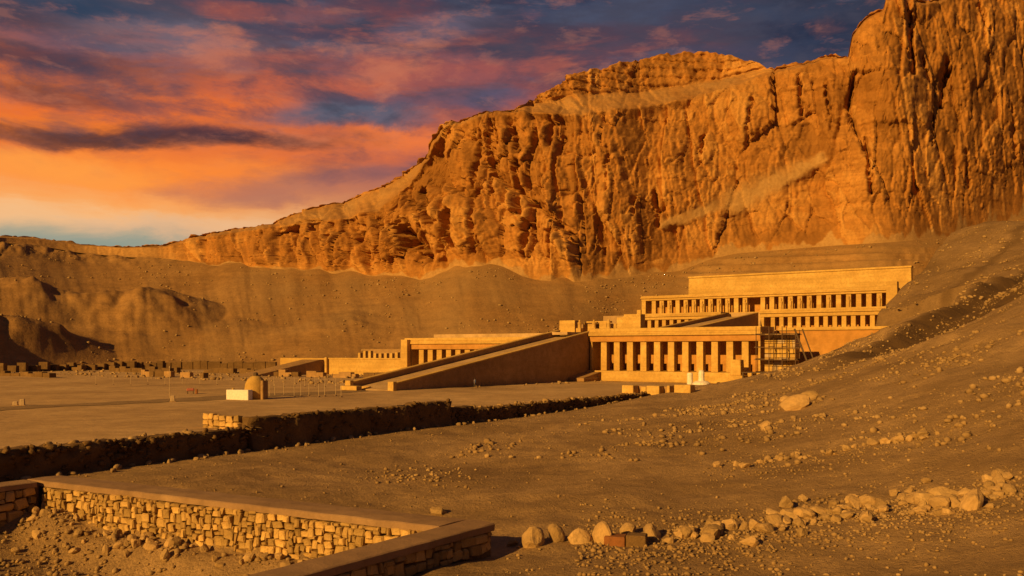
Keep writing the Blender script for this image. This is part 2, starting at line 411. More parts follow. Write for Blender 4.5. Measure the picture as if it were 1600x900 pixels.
SKEW = 0.10
def pit_b(a): return -108.75 + SKEW * (a - 58.3)
PIT = (38.0, 58.05, -150.0, -109.3)         # a0, a1, b0, b1 of the sunken enclosure's inside
CUT = (33.2, 95.0, 0.656, 0.755)            # a cutting that climbs the right-hand slope: start and direction in plan
def cutting(x, y):
    t = (x - CUT[0]) * CUT[2] + (y - CUT[1]) * CUT[3]
    p = (x - CUT[0]) * CUT[3] - (y - CUT[1]) * CUT[2] + 2.0 * fbm(t / 45, 0.5, 3.0, 2)
    H = np.interp(t, [-9, 0, 8, 22, 50, 95, 150], [0, .6, 1.4, 2.0, 2.6, 3.0, 2.0])
    return -H * sstep(-1.2, 2.8, p) * sstep(17.0, 7.0, p)
def shade_scree(x, y):
    """shade painted dark along the cutting and a line beside it, with darker scree far off"""
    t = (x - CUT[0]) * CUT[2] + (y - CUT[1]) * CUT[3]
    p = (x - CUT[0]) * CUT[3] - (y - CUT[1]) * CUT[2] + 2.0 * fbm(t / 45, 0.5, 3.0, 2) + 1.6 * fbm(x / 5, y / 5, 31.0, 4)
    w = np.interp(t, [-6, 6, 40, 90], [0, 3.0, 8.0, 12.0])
    m = sstep(-3.5, 0.5, p) * sstep(w + 6, w, p) * sstep(-6, 8, t)  # the gully's shade, painted into the ground colour with ragged edges
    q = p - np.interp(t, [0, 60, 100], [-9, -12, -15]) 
    m2 = 0.8 * np.exp(-(q / 2.0) ** 2) * sstep(0, 15, t)  # a second, thinner line of painted shade
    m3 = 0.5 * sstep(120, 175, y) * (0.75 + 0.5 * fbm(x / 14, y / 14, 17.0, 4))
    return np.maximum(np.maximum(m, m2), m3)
def ground_z(x, y, pit=True):
    x = np.asarray(x, float); y = np.asarray(y, float)
    a, b = S2(x, y)
    z = tps(x, y)
    hill = sstep(1.0, 8.0, z)
    near = sstep(29.5, 33, a)
    z = z + near * (0.30 * fbm(x / 9, y / 9, 1.0, 3) + 0.09 * fbm(x / 1.6, y / 1.6, 2.0, 3))
    z = z + hill * (0.9 * fbm(x / 14, y / 14, 3.0, 4) + 0.30 * fbm(x / 4, y / 4, 1.0, 4))
    z = z + cutting(x, y)
    z = np.where(y > 215, np.minimum(z, CZ + (0.143 + 0.004 * pn(x / 12, y / 12)) * y - 1.2 * sstep(260, 330, y)), z)
    z = np.where((a < 31.0) & (b > 7), np.minimum(z, 2.0), z)
    z = np.where((a < 52) & (b > 7) & (b < 64), np.minimum(z, 7.8), z)
    if pit:
        inside = sstep(PIT[0] - 0.35, PIT[0], a) * sstep(PIT[1] + 0.35, PIT[1], a) * sstep(PIT[2] - 2, PIT[2], b) * sstep(pit_b(a) + 0.35, pit_b(a), b)
        ledge = 0.85 * sstep(-2.4, -0.4, b - pit_b(a)) + 1.0 * sstep(4.5, 0.3, a - PIT[0]) * (0.6 + 0.4 * pn(a / 2, b / 2, 3))
        fl = -3.05 + ledge + 0.16 * fbm(x / 2.2, y / 2.2, 4.0, 3)
        z = z * (1 - inside) + fl * inside
    return z
def hit(px, py, d0=14.0, d1=240.0):        # first point of the foreground seen along this line of sight
    D = np.exp(np.linspace(math.log(d0), math.log(d1), 700))
    x = (px - 800) / F * D; zr = CZ - (py - HOR) / F * D
    a, _ = S2(x, D)
    g = np.where(a > 29.6, ground_z(x, D), 0.0)
    k = np.nonzero(g >= zr)[0]
    if len(k) == 0: return None
    i = max(k[0], 1); f = (zr[i - 1] - g[i - 1]) / ((zr[i - 1] - g[i - 1]) - (zr[i] - g[i]) + 1e-9)
    d = D[i - 1] + f * (D[i] - D[i - 1])
    return (px - 800) / F * d, d, CZ - (py - HOR) / F * d

def axis(knots):
    out = []
    for (p, q, st) in knots: out.append(np.arange(p, q, st))
    out.append([knots[-1][1]]); return np.concatenate(out)
ga = axis([(29.5, 36, 0.6), (36, 62, 0.22), (62, 90, 0.3), (90, 140, 0.8), (140, 420, 6)])
gb = axis([(-420, -170, 8), (-170, -134, 1.0), (-134, -98, 0.22), (-98, -60, 0.4), (-60, 60, 0.7), (60, 400, 3)])
AA, BB = np.meshgrid(ga, gb)
XX, YY = W2(AA, BB)
ZZ = ground_z(XX, YY)
me = mesh_np('ground', np.stack([XX, YY, ZZ], -1).reshape(-1, 3), grid_faces(*AA.shape))
at = me.attributes.new('sand', 'FLOAT', 'POINT'); at.data.foreach_set('value', np.clip(shade_scree(XX, YY), 0, 1).astype(np.float32).ravel())  # this mask holds the painted gully shade and the far scree
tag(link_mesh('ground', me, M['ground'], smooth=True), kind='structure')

# the court: one wide level sheet from the retaining wall out past the hills
ca = axis([(-1500, -200, 60), (-200, -60, 4), (-60, 29.4, 0.9), (29.4, 29.6, 0.2)])
cb = axis([(-1500, -300, 60), (-300, -130, 4), (-130, 30, 0.9), (30, 200, 6), (200, 1500, 60)])
AA, BB = np.meshgrid(ca, cb); XX, YY = W2(AA, BB)
def court_z(x, y):
    a, b = S2(x, y)
    return 0.10 * fbm(x / 18, y / 18, 8.0, 3) * sstep(40, 0, np.abs(b + 60)) - 0.05 + 0.07 * fbm(x / 3, y / 3, 2.0, 2)
me = mesh_np('court', np.stack([XX, YY, court_z(XX, YY)], -1).reshape(-1, 3), grid_faces(*AA.shape))
tag(link_mesh('court', me, M['court'], smooth=True), kind='structure')

# beaten track across the court, a darker strip
ts = np.linspace(0, 1, 90); tw_ = np.linspace(-1, 1, 7)
TB = np.repeat((-150 + 100 * ts)[:, None], 7, 1); TA = -4.2 + .6 * np.sin(ts * 9)[:, None] + tw_[None] * (2.4 + 0.4 * np.sin(ts * 17))[:, None]
XX, YY = W2(TA, TB)
me = mesh_np('track', np.stack([XX, YY, court_z(XX, YY) + 0.03], -1).reshape(-1, 3), grid_faces(*TA.shape))
M['track'] = rock_mat('trodden_earth', (0.25, 0.16, 0.08), (0.30, 0.20, 0.10), (0.34, 0.22, 0.115), 0.8, 0.3, 5.0, fine=0.5)
tag(link_mesh('path', me, M['track'], smooth=True), kind='structure')

# ------------------------------------------------------------------ cliff and talus
pc = np.concatenate([np.arange(-900, -40, 9.0), np.arange(-40, 1640, 1.7), np.arange(1640, 2600, 9.0)])
def curve(pts, smooth=5):
    p = np.array(pts, float); v = np.interp(pc, p[:, 0], p[:, 1])
    if smooth > 1:
        k = np.ones(smooth) / smooth; v = np.convolve(np.pad(v, smooth // 2, mode='edge'), k, 'valid')[:len(pc)]
    return v
D0 = curve([(-900, 100), (-400, 130), (-150, 174), (0, 210), (130, 230), (260, 240), (550, 235), (750, 228), (880, 228), (960, 262), (1050, 285), (1150, 285), (1400, 266), (1600, 290), (1900, 320), (2600, 320)], 61)
Z0 = curve([(-900, -1), (900, -1), (980, 4), (1080, 20), (1150, 22), (1420, 22), (1500, 26), (1600, 32), (2600, 40)], 61)
y1 = curve([(-900, 478), (-300, 456), (-90, 408), (0, 379), (60, 384), (130, 396), (200, 402), (260, 404), (330, 412), (400, 415), (470, 420), (550, 430), (650, 436), (700, 425), (740, 414), (790, 422), (840, 435), (900, 438), (960, 432), (1000, 428), (1060, 424),
            (1110, 405), (1150, 396), (1300, 384), (1400, 378), (1500, 368), (1600, 340), (1900, 300), (2600, 250)], 9)
D1 = curve([(-900, 190), (-400, 238), (-150, 305), (0, 350), (130, 374), (260, 360), (400, 346), (550, 334), (650, 320), (740, 306), (830, 302), (900, 302), (1000, 318), (1150, 330), (1300, 326), (1380, 312), (1480, 335), (1600, 374), (1900, 430), (2600, 440)], 61)
y2 = curve([(-900, 470), (-300, 447), (-90, 398), (0, 371), (60, 374), (130, 384), (200, 388), (260, 386), (300, 376), (350, 366), (430, 354), (480, 348), (540, 341), (590, 330), (620, 305), (640, 280), (662, 248), (672, 226), (688, 202), (720, 192), (760, 178), (800, 174),
            (820, 172), (907, 178), (995, 168), (1084, 152), (1160, 132), (1200, 116), (1250, 106), (1290, 92), (1326, 95), (1332, 60), (1350, 36), (1372, 24), (1381, 20), (1385, 2), (1410, -6), (1425, 2), (1440, 8), (1480, 0), (1600, -20), (1900, -80), (2600, -40)], 1)
y5 = curve([(-900, 468), (-300, 445), (-90, 396), (0, 369), (60, 372), (130, 382), (200, 386), (260, 383), (300, 371), (350, 361), (430, 349), (455, 338), (500, 325), (560, 307), (600, 289), (630, 268), (662, 243), (672, 222), (688, 198), (720, 189), (760, 174), (800, 171),
            (815, 164), (845, 141), (870, 135), (890, 116), (960, 103), (1000, 93), (1040, 83), (1090, 82), (1140, 88), (1180, 97), (1200, 106), (1250, 100), (1290, 86), (1326, 91), (1332, 54), (1350, 30), (1372, 20), (1381, 17), (1385, -2), (1410, -12), (1440, 4), (1480, -6), (1600, -30), (1900, -90), (2600, -50)], 1)
fan = np.interp(pc, [250, 330, 980, 1060], [0, 1, 1, 0])
fan = fan * 10 * np.clip(fbm(pc / 50, 0.3, 2.0, 2), -.3, 1)
y1 = y1 - fan
D1 = D1 * (1 + 1.9 * fan / F)
x1 = (pc - 800) / F
Z1 = CZ - (y1 - HOR) / F * D1
lean = curve([(-900, .9), (260, .7), (600, .42), (760, .30), (1000, .26), (1300, .24), (1600, .24), (2600, .3)], 41)
D2 = D1 + (y1 - y2) / F * D1 * lean + 2
Z2 = CZ - (y2 - HOR) / F * D2
bench = curve([(-900, 3), (260, 5), (330, 8), (440, 14), (560, 36), (620, 22), (665, 8), (800, 6), (830, 22), (1000, 32), (1150, 26), (1210, 6), (2600, 6)], 15)
D4 = D2 + bench
capf = curve([(-900, 0.9), (420, .95), (560, .97), (640, .9), (800, .8), (850, .55), (1000, .30), (1140, .32), (1210, .6), (2600, .7)], 15)
y4 = y2 + (y5 - y2) * capf
y4 = np.minimum(y4, y2 - 0.5)
Z4 = CZ - (y4 - HOR) / F * D4
D5 = D4 + np.maximum(y4 - y5, 1) / F * D4 * 0.45 + 1
Z5 = CZ - (y5 - HOR) / F * D5
D6 = D5 + 14; Z6 = Z5 + 0.3
D7 = D5 + 320; Z7 = Z5 - 4
def P_(D): return np.stack([x1 * D, D], -1)
nT, nC, nB, nK, nP = 90, 215, 20, 44, 8
def rows(Da, Za, Db, Zb, n, last=False, ez=1.0):
    t = np.linspace(0, 1, n, endpoint=last)[:, None]
    return Da[None] * (1 - t) + Db[None] * t, Za[None] * (1 - t ** ez) + Zb[None] * t ** ez
tal = rows(D0, Z0, D1, Z1, nT, True, 1.12)
cl = [rows(D1, Z1, D2, Z2, nC, False, 1.25), rows(D2, Z2, D4, Z4, nB), rows(D4, Z4, D5, Z5, nK), rows(D5, Z5, D6, Z6, 4), rows(D6, Z6, D7, Z7, nP, True)]
cD = np.concatenate([q[0] for q in cl]); cZ = np.concatenate([q[1] for q in cl])
nrow = len(cD)
rt = np.arange(nrow)[:, None]
XC = np.repeat(pc[None], nrow, 0)
YP = HOR + (CZ - cZ) * F / cD              # where each vertex would be seen before it is weathered
wx, wy = x1[None] * cD, cD.copy()
sarc = np.concatenate([[0], np.cumsum(np.hypot(np.diff(x1 * D1), np.diff(D1)))])
SA = np.repeat(sarc[None], nrow, 0)
sa2 = SA + 4 * fbm(SA / 40, cZ / 30, 5.0, 2)
mcl = sstep(0, 70, rt) ** .8 * (1 - sstep(nC - 8, nC + 2, rt) * 0.55) * np.ones_like(XC)
cap = sstep(nC + nB - 3, nC + nB + 5, rt) * (1 - 0.4 * sstep(nC + nB + nK - 6, nC + nB + nK, rt)) * np.ones_like(XC)
top = sstep(nC + nB + nK - 2, nC + nB + nK + 8, rt)
fl_w = np.interp(pc, [-900, 250, 300, 620, 860, 930, 1180, 1330, 1420, 1600], [.2, .35, 1.0, 1.15, 1.05, .45, .45, .5, .6, .4])[None]
hgt = np.clip((Z2 - Z1) / 34, 0.05, 1.0)[None]
def hash1(i, j, k): return _perm[_perm[_perm[i & 255] + (j & 255)] + (k & 255)] / 255.0
def facets(u, v, seed, groove):
    """broken rock: irregular cells, each one a flat face set back and tilted on its own, with cracks between"""
    iu, iv = np.floor(u).astype(int), np.floor(v).astype(int)
    f1 = np.full(u.shape, 9.0); f2 = f1.copy(); ca = iu.copy(); cb = iv.copy(); cu = u.copy(); cv = v.copy()
    for p in (-1, 0, 1):
        for q in (-1, 0, 1):
            i, j = iu + p, iv + q
            pu = i + hash1(i, j, np.full_like(i, seed)); pv = j + hash1(i, j, np.full_like(i, seed + 1))
            d = np.hypot(u - pu, v - pv); m = d < f1
            f2 = np.where(m, f1, np.minimum(f2, d)); f1 = np.where(m, d, f1)
            ca = np.where(m, i, ca); cb = np.where(m, j, cb); cu = np.where(m, pu, cu); cv = np.where(m, pv, cv)
    r = [hash1(ca, cb, np.full_like(ca, seed + 2 + k)) - 0.5 for k in range(3)]
    h = r[0] + (u - cu) * r[1] * 1.5 + (v - cv) * (r[2] - 0.15) * 0.7
    return h - groove * np.exp(-((f2 - f1) / 0.09) ** 2), r[0]
zw = cZ + 2.0 * fbm(SA / 16, cZ / 16, 23.0, 3)
sw = SA + 1.6 * fbm(SA / 13, cZ / 20, 21.0, 3) + 0.12 * cZ
lvl = np.interp(pc, [-900, 250, 300, 640, 870, 950, 1290, 1345, 1450, 1600, 2600], [.5, .6, 1.0, 1.1, 1.05, .55, .55, .6, .5, .4, .4])[None]
hh = np.clip((Z2 - Z1) / 26, 0.08, 1.0)[None]
F1, t1 = facets(sw / 17, zw / 48, 11, .25)
F2, t2 = facets(sw / 7.2, zw / 19, 31, .38)
F3, t3 = facets(sw / 3.2 + .3 * F2, zw / 7.0, 51, .38)
F4, t4 = facets(sw / 1.5, zw / 2.8, 71, .3)
lv2 = np.interp(pc, [-900, 250, 300, 640, 870, 950, 1290, 1345, 1450, 2600], [.5, .6, .95, 1.0, .95, .42, .40, .42, .36, .36])[None]
disp = hh * lvl * 8.0 * F1 + hh * lv2 * (4.4 * F2 + 2.0 * F3) + (hh * lvl) ** .5 * 0.75 * F4
disp += hh * lvl * 1.4 * (ridged(sa2 / 24, cZ / 120, 0.3, 2) - 0.4)
disp += hh ** .5 * (1.0 * fbm(SA / 16, cZ / 12, 9.0, 3) + 0.30 * fbm(SA / 1.3, cZ / 1.8, 12.0, 3))
spur = np.interp(pc, [-900, 270, 330, 640, 880, 960], [0, 0, 1, 1, 1, 0])[None]
disp += spur * hh * 4.5 * (ridged(SA / 30 + .3 * cZ / 30 + .3 * pn(SA / 20, cZ / 20), cZ / 70, 41.0, 1) - .35)
disp += np.interp(pc, [-900, 900, 980, 2600], [0, 0, 1, 1])[None] * hgt * 3.0 * fbm(SA / 36, cZ / 24, 44.0, 3)
strat = cZ + 1.5 * fbm(SA / 40, cZ / 40, 3.0, 2)
bed = hash1(np.floor(strat / 2.6).astype(int), np.zeros_like(XC, int) + 3, np.floor(sw / 30).astype(int)) - .5
disp += hh ** .5 * 0.9 * bed * sstep(-.2, .35, pn(SA / 25, cZ / 12, 8.0))
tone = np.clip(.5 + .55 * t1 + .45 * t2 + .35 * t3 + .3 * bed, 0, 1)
for (bx, bw, by, bh, amt) in [(600, 34, 370, 40, 6), (690, 40, 345, 50, 7), (655, 26, 330, 40, 5), (770, 45, 360, 40, 3), (840, 36, 380, 34, 3), (870, 26, 250, 60, 3), (720, 22, 250, 45, 5), (785, 18, 250, 45, 4), (1395, 42, 130, 130, 9), (1550, 70, 140, 160, 8),
                            (960, 30, 260, 80, 5), (1060, 40, 250, 70, 4), (1180, 40, 200, 60, 5), (1240, 24, 180, 60, 5), (1300, 26, 180, 60, 6), (530, 24, 385, 30, 4), (480, 18, 385, 25, 3), (420, 16, 385, 25, 3)]:
    disp += amt * np.exp(-((XC - bx) / bw) ** 2 - ((YP - by) / bh) ** 2)
def seg_d(x, y, xa, ya, xb, yb):
    vx, vy = xb - xa, yb - ya; t = np.clip(((x - xa) * vx + (y - ya) * vy) / (vx * vx + vy * vy + 1e-6), 0, 1)
    return np.hypot(x - xa - t * vx, y - ya - t * vy)
XJ = XC + 3.0 * fbm(XC / 18, YP / 14, 2.0, 3) + 2.4 * fbm(XC / 5, YP / 7, 5.0, 2)
var = 0.75 + 0.6 * fbm(XC / 9, YP / 16, 13.0, 3)
for (xa, ya, xb, yb, w, dpt) in [(748, 205, 736, 290, 4.5, 6), (758, 212, 773, 300, 4.5, 7), (803, 250, 808, 332, 5, 9), (772, 185, 774, 225, 4, 5), (792, 185, 806, 235, 4.5, 6), (690, 205, 676, 240, 5, 5), (655, 298, 692, 352, 7, 8),
                               (636, 362, 662, 398, 13, 11), (715, 335, 712, 385, 5, 7), (745, 355, 743, 395, 5, 6), (820, 348, 815, 400, 6, 9), (893, 365, 901, 395, 4.5, 6), (862, 360, 858, 420, 4, 5), (1024, 300, 1026, 350, 3.5, 8), (940, 388, 941, 424, 3.5, 6),
                               (992, 310, 992, 338, 3, 5), (1418, -20, 1428, 118, 6, 8), (1440, 90, 1454, 132, 4.5, 6), (1478, 95, 1470, 165, 5.5, 7), (1352, 215, 1363, 302, 4.5, 6), (1336, 115, 1322, 170, 4, 4), (1508, 240, 1513, 292, 3.5, 4),
                               (1457, 180, 1456, 230, 3, 3), (852, 178, 850, 225, 4.5, 5), (872, 210, 866, 272, 4.5, 5), (600, 345, 606, 372, 5, 5), (565, 345, 560, 375, 5, 5), (520, 352, 520, 380, 4, 4), (455, 358, 458, 385, 4, 4), (410, 365, 408, 392, 4, 4),
                               (570, 395, 575, 425, 4, 4), (700, 390, 690, 420, 8, 6), (1100, 215, 1096, 260, 3.5, 4), (1250, 120, 1252, 180, 3.5, 5), (1290, 130, 1300, 200, 4, 4), (955, 230, 950, 300, 3, 3), (1530, 10, 1548, 60, 4, 4), (1580, 170, 1586, 250, 4, 4), (1180, 160, 1170, 230, 3, 3)]:
    disp -= dpt * (1.5 if xa < 720 else 1.1) * var * np.exp(-(seg_d(XJ, YP, xa, ya, xb, yb) / (w * (1.0 if xa < 720 else .7))) ** 2)
# the pale sand chute that climbs the cliff
chute = seg_d(XJ, YP, 1040, 350, 1150, 312); chute2 = seg_d(XJ, YP, 1150, 315, 1285, 248)
ch = np.maximum(np.exp(-(chute / 9) ** 4), np.exp(-(chute2 / (9 + 0.10 * (1290 - XC).clip(0, 150))) ** 4))
disp = disp * (1 - 0.85 * ch) + 0.6 * ch
foot = np.exp(-(np.maximum(rt, 0) / 40.0) ** 2)
tot = disp * mcl + cap * (1.6 * ridged(SA / 14, cZ / 40, 4.0, 2) + 1.3 * fbm(SA / 4, cZ / 6, 1.0, 3) + 0.5 * fbm(SA / 1.5, cZ / 2, 3.0, 2) + 0.5 * np.sign(np.sin(strat * 1.6)))
nx, ny = -0.42, -0.9075
wx = wx + nx * tot * (1 - top); wy = wy + ny * tot * (1 - top)
wz = cZ + hgt * mcl * 0.8 * fbm(SA / 3, cZ / 3, 20.0, 2) + np.exp(-((rt - (nC + nB + nK)) / 9.0) ** 2) * 0.9 * fbm(SA / 5 + 9, np.zeros_like(SA), 1.5, 4) + cap * 0.4 * fbm(SA / 2, cZ / 2, 4.0, 2)
sand = np.maximum(ch * np.clip(.95 + .5 * fbm(SA / 7, cZ / 5, 31.0, 3), 0, 1), np.exp(-((rt - (nC + nB / 2)) / (nB * 0.55)) ** 4) * np.clip(bench / 14, 0, 1)[None] * (0.55 + 0.5 * fbm(SA / 12, cZ / 12, 1, 2)))
sand = np.maximum(sand, top * 0.6 * np.ones_like(XC))
sand = np.maximum(sand, sstep(3, -3, rt - 12 - 26 * fbm(SA / 9, cZ / 40, 6.0, 5)))
tone = tone * (1 - sand) + .45 * sand
sand = np.maximum(sand, np.interp(pc, [-900, 220, 300], [0.75, 0.7, 0])[None] * np.ones_like(XC))
def add_attr(me, arr, nm='sand'):
    at = me.attributes.new(nm, 'FLOAT', 'POINT'); at.data.foreach_set('value', np.clip(arr, 0, 1).astype(np.float32).ravel())
me = mesh_np('cliff', np.stack([wx, wy, wz], -1).reshape(-1, 3), grid_faces(nrow, len(pc)))
add_attr(me, sand); add_attr(me, tone, 'tone')
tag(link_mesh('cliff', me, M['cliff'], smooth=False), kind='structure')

tD, tZ = tal
tr = np.linspace(0, 1, nT)[:, None]
SA = np.repeat(sarc[None], nT, 0); XC = np.repeat(pc[None], nT, 0)
YP = HOR + (CZ - tZ) * F / tD
tx3, ty3, tz3 = x1[None] * tD, tD.copy(), tZ.copy()
edge = np.sin(np.pi * np.clip(tr, 0, 1)) ** 0.6
gul = 2.4 * fbm(SA / 38, tr * 1.2, 2.0, 2) + 0.9 * fbm(SA / 9 + 1.5 * tr, tr * 1.3, 5.0, 3) + 0.25 * fbm(SA / 4, tr * 14, 7.0, 3)
lw = np.interp(pc, [-900, 150, 330, 520, 900, 1500], [0.4, 0.36, 0.36, 0.32, 0.3, 0.4])[None]
tz3 += edge * lw * gul
def bump(px, py, R, h, ex=1.0, sx_=1.0):
    global tz3
    k = np.argmin((XC - px) ** 2 + (YP - py) ** 2); cx, cy = tx3.ravel()[k], ty3.ravel()[k]
    r = np.hypot((tx3 - cx) / sx_, ty3 - cy) / R
    tz3 = tz3 + h * sstep(0.0, 0.12, tr) * np.clip(1 - r ** ex, 0, 1) * (1 + 0.12 * fbm(tx3 / 6, ty3 / 6, 3.0, 2))
bump(232, 498, 24, 9, 1.4); bump(150, 525, 30, 4, 1.5); bump(52, 485, 26, 9, 1.2); bump(-80, 520, 34, 4, 1.4); bump(330, 530, 18, 2.5, 1.5); bump(500, 530, 22, 2.5, 1.5); bump(610, 500, 30, 2, 1.6); bump(15, 548, 16, 5, 1.3); bump(95, 556, 14, 4, 1.3)
rim = np.interp(pc, [-900, 120, 300], [1, 1, 0])[None] * sstep(0.80, 0.99, tr)
tz3 += rim * 1.5 * fbm(SA / 8, tr * 9, 3.0, 3)
stp = sstep(1050, 1110, XC) * sstep(0.02, 0.10, tr) * sstep(0.97, 0.85, tr)
zq = tz3 / 3.2; fr = zq - np.floor(zq)
tz3 = tz3 * (1 - stp * 0.85) + stp * 0.85 * 3.2 * (np.floor(zq) + sstep(0.55, 0.95, fr))
tsand = 0.25 + 0.6 * fbm(SA / 25, tr * 3, 11.0, 3)
tsand = np.clip(tsand + np.interp(pc, [0, 250, 400], [-.3, -.2, .1])[None], 0, 0.9)
me = mesh_np('talus_slope', np.stack([tx3, ty3, tz3], -1).reshape(-1, 3), grid_faces(nT, len(pc)))
add_attr(me, tsand)
tag(link_mesh('talus_slope', me, M['talus'], smooth=True), kind='structure')

# ------------------------------------------------------------------ temple
def pillar_mesh(w, d, h, cap_=0.0, taper=0.04):
    b = B(); b.box(-w / 2, w / 2, -d / 2, d / 2, 0, h, 0.03, taper * w / 2)
    return b.mesh('pillar')
def statue_mesh(h, w):                     # a standing mummiform figure against its pillar
    b = B(); b.lathe([(w * .42, 0), (w * .40, h * .12), (w * .34, h * .4), (w * .46, h * .62), (w * .5, h * .72), (w * .22, h * .78), (w * .27, h * .82), (w * .27, h * .9), (w * .2, h * .95), (w * .08, h)], 8)
    return b.mesh('statue')

def portico(name, label, a0, a1, b0, z0, h, n, depth, ent, corn, par, pw, podium=None, statue=None, portal=None, red=True, lintel=None, endw=0.0, group=None, niches=False):
    T = root(name, a0, b0, z0, label, 'temple colonnade', group)
    L = a1 - a0; x0, x1_ = endw, L - endw
    step = (x1_ - x0) / n
    pm = pillar_mesh(pw, pw, h); pm.materials.append(M['temple'])
    sm = None
    if statue: sm = statue_mesh(h * 0.9, pw * 0.8); sm.materials.append(M['temple'])
    first = None
    for i in range(1, n):
        x = x0 + i * step
        if portal and abs(x - portal[0]) < portal[1]: continue
        o = link_mesh('pillar', pm, None, T); o.location = (x, pw / 2 + 0.25, 0)
        o.scale = (random.uniform(.97, 1.03),) * 2 + (1,)
        if statue and random.random() < statue:
            s = link_mesh('statue', sm, None, o); s.location = (0, -pw * .5 - 0.12, 0)
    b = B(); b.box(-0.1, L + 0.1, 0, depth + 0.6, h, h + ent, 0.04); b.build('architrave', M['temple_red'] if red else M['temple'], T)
    b = B(); b.box(-0.3, L + 0.3, -0.32, depth + 0.7, h + ent + 0.002, h + ent + corn * 0.55, 0.05); b.box(-0.2, L + 0.2, -0.22, depth + 0.6, h + ent + corn * 0.56, h + ent + corn, 0.03); b.build('cornice', M['temple'], T)
    if par:
        b = B(); b.box(-0.15, L + 0.15, -0.12, depth + 0.4, h + ent + corn + 0.002, h + ent + corn + par, 0.05, 0.04); b.build('parapet', M['temple'], T)
    if niches:
        b = B(); b.box(0, L, depth, depth + 0.5, 1.15, h - 0.003)
        xs = [x0 + (i + .5) * step for i in range(n)]; prev = 0.0
        for x in xs: b.box(prev, x - 0.42, depth, depth + 0.5, 0, 1.146); prev = x + 0.42
        b.box(prev, L, depth, depth + 0.5, 0, 1.146)
        b.box(0, L, depth + 1.3, depth + 1.5, 0, 1.6)
    else:
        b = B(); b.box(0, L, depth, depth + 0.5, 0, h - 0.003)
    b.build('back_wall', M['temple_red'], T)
    for xa, xb in ((-0.05, endw - 0.02 if endw else 0.35), (L - endw + 0.02 if endw else L - 0.35, L + 0.05)):
        b = B(); b.box(xa, xb, 0.1, depth - 0.003, 0, h - 0.002, 0.03); b.build('end_wall', M['temple'], T)
    b = B(); b.box(-0.2, L + 0.2, -0.6, depth + 1.6, -0.35, -0.002, 0.03); b.build('floor', M['temple'], T)
    if podium:
        p0, p1, pb, ph = podium
        b = B(); b.box(p0, p1, pb, -0.62, -ph, -0.004, 0.05); b.build('podium', M['temple'], T)
        b = B(); b.box(-0.1, L + 0.1, -0.59, depth + 1.5, -ph, -0.36); b.build('foundation', M['temple_red'], T)
    return T, step

# first storey, right of the ramp and left of it
T1, st1 = portico('lower_colonnade', 'nearest pillared portico on a long plain podium, right of the great ramp', 0.6, 29.6, 0.0, 1.62, 4.75, 12, 5.6, 0.95, 0.62, 0.62, 1.12, podium=(3.2, 28.6, -2.0, 1.66), niches=True)
b = B(); b.box(-0.9, 2.6, -6.5, -0.64, -1.66, -1.1, 0.05); b.prism([(-6.5, -1.09), (-0.64, -1.09), (-0.64, -0.2)], -0.6, 2.4); b.build('entrance_ramp', M['ramp_side'], T1)
T2, _ = portico('lower_colonnade', 'lower pillared portico seen over the great ramp, on its far side', -40.5, -8.4, 0.0, 1.3, 3.85, 13, 5.6, 1.0, 0.6, 0.55, 1.25, podium=(0.0, 32, -0.9, 1.34), endw=1.6)
b = B(); b.box(-0.2, 1.55, -1.2, -0.9 + 0.86, -1.34, 5.7, 0.05, 0.08); b.build('corner_pier', M['temple'], T2)

def ramp_thing(label, a0, a1, b0, z0, b1, z1, zbase, bal, wid):
    T = root('ramp', (a0 + a1) / 2, b0, zbase, label, 'ramp')
    hw = (a1 - a0) / 2; L = b1 - b0; zb = z0 - zbase; zt = z1 - zbase
    b = B(); b.prism([(0, -0.3), (L, -0.3), (L, zt), (0, zb + 0.05)], -hw + wid, hw - wid); b.build('ramp_floor', M['court'], T)
    for s in (-1, 1):
        xa, xb = (-hw, -hw + wid - 0.004) if s < 0 else (hw - wid + 0.004, hw)
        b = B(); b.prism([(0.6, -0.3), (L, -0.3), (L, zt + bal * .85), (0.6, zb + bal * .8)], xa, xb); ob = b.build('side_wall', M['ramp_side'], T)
        b = B(); b.prism([(0.6, zb + bal * .8 + 0.003), (L, zt + bal * .85 + 0.003), (L, zt + bal), (0.6, zb + bal)], xa - 0.06, xb + 0.06); b.build('balustrade_cap', M['temple'], T)
        b = B(); b.box(xa - 0.1, xb + 0.1, -0.05, 0.58, -0.3, zb + bal + 0.15, 0.04); b.build('end_post', M['temple'], T)
    return T
RT = ramp_thing('great stone ramp with dark side wall climbing from the court to the first terrace', -7.9, 0.25, -48.0, 0.0, 3.0, 7.55, 0.0, 0.95, 0.75)
b = B()
for i in range(7): b.box(-2.6, -0.6 + 0.0 * i, -1.2 + i * 0.32, -0.88 + i * 0.32 - 0.004, 0, 0.08 + i * 0.05)
b.build('step_flight', M['temple'], RT)
b = B(); b.box(-2.4, 0.4, -2.6, -1.6, 0.0, 0.55, 0.05); b.build('kerb_block', M['temple'], RT)
ramp_thing('smaller upper ramp rising between the two middle porticoes above the lower colonnade', -4.0, 4.5, 31.0, 8.3, 70.0, 12.75, 8.3, 0.85, 0.8)

# first terrace: fill behind the porticoes and the lit wall to the right of them
TT = root('terrace', -40, 7.2, 0, 'first terrace platform with a broad ochre retaining wall running right behind the scaffold', 'terrace')
b = B(); b.box(0.5, 69.5, 0.2, 62.4, -0.3, 8.1); b.build('platform', M['court'], TT)
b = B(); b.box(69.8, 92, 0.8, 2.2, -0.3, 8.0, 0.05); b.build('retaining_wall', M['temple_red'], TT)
b = B(); b.box(69.6, 92.2, 0.6, 2.4, 8.004, 8.5, 0.05); b.build('wall_coping', M['temple'], TT)
b = B(); b.box(32.6, 36.0, -7.0, 0.1, 7.62, 8.1); b.build('landing', M['court'], TT)

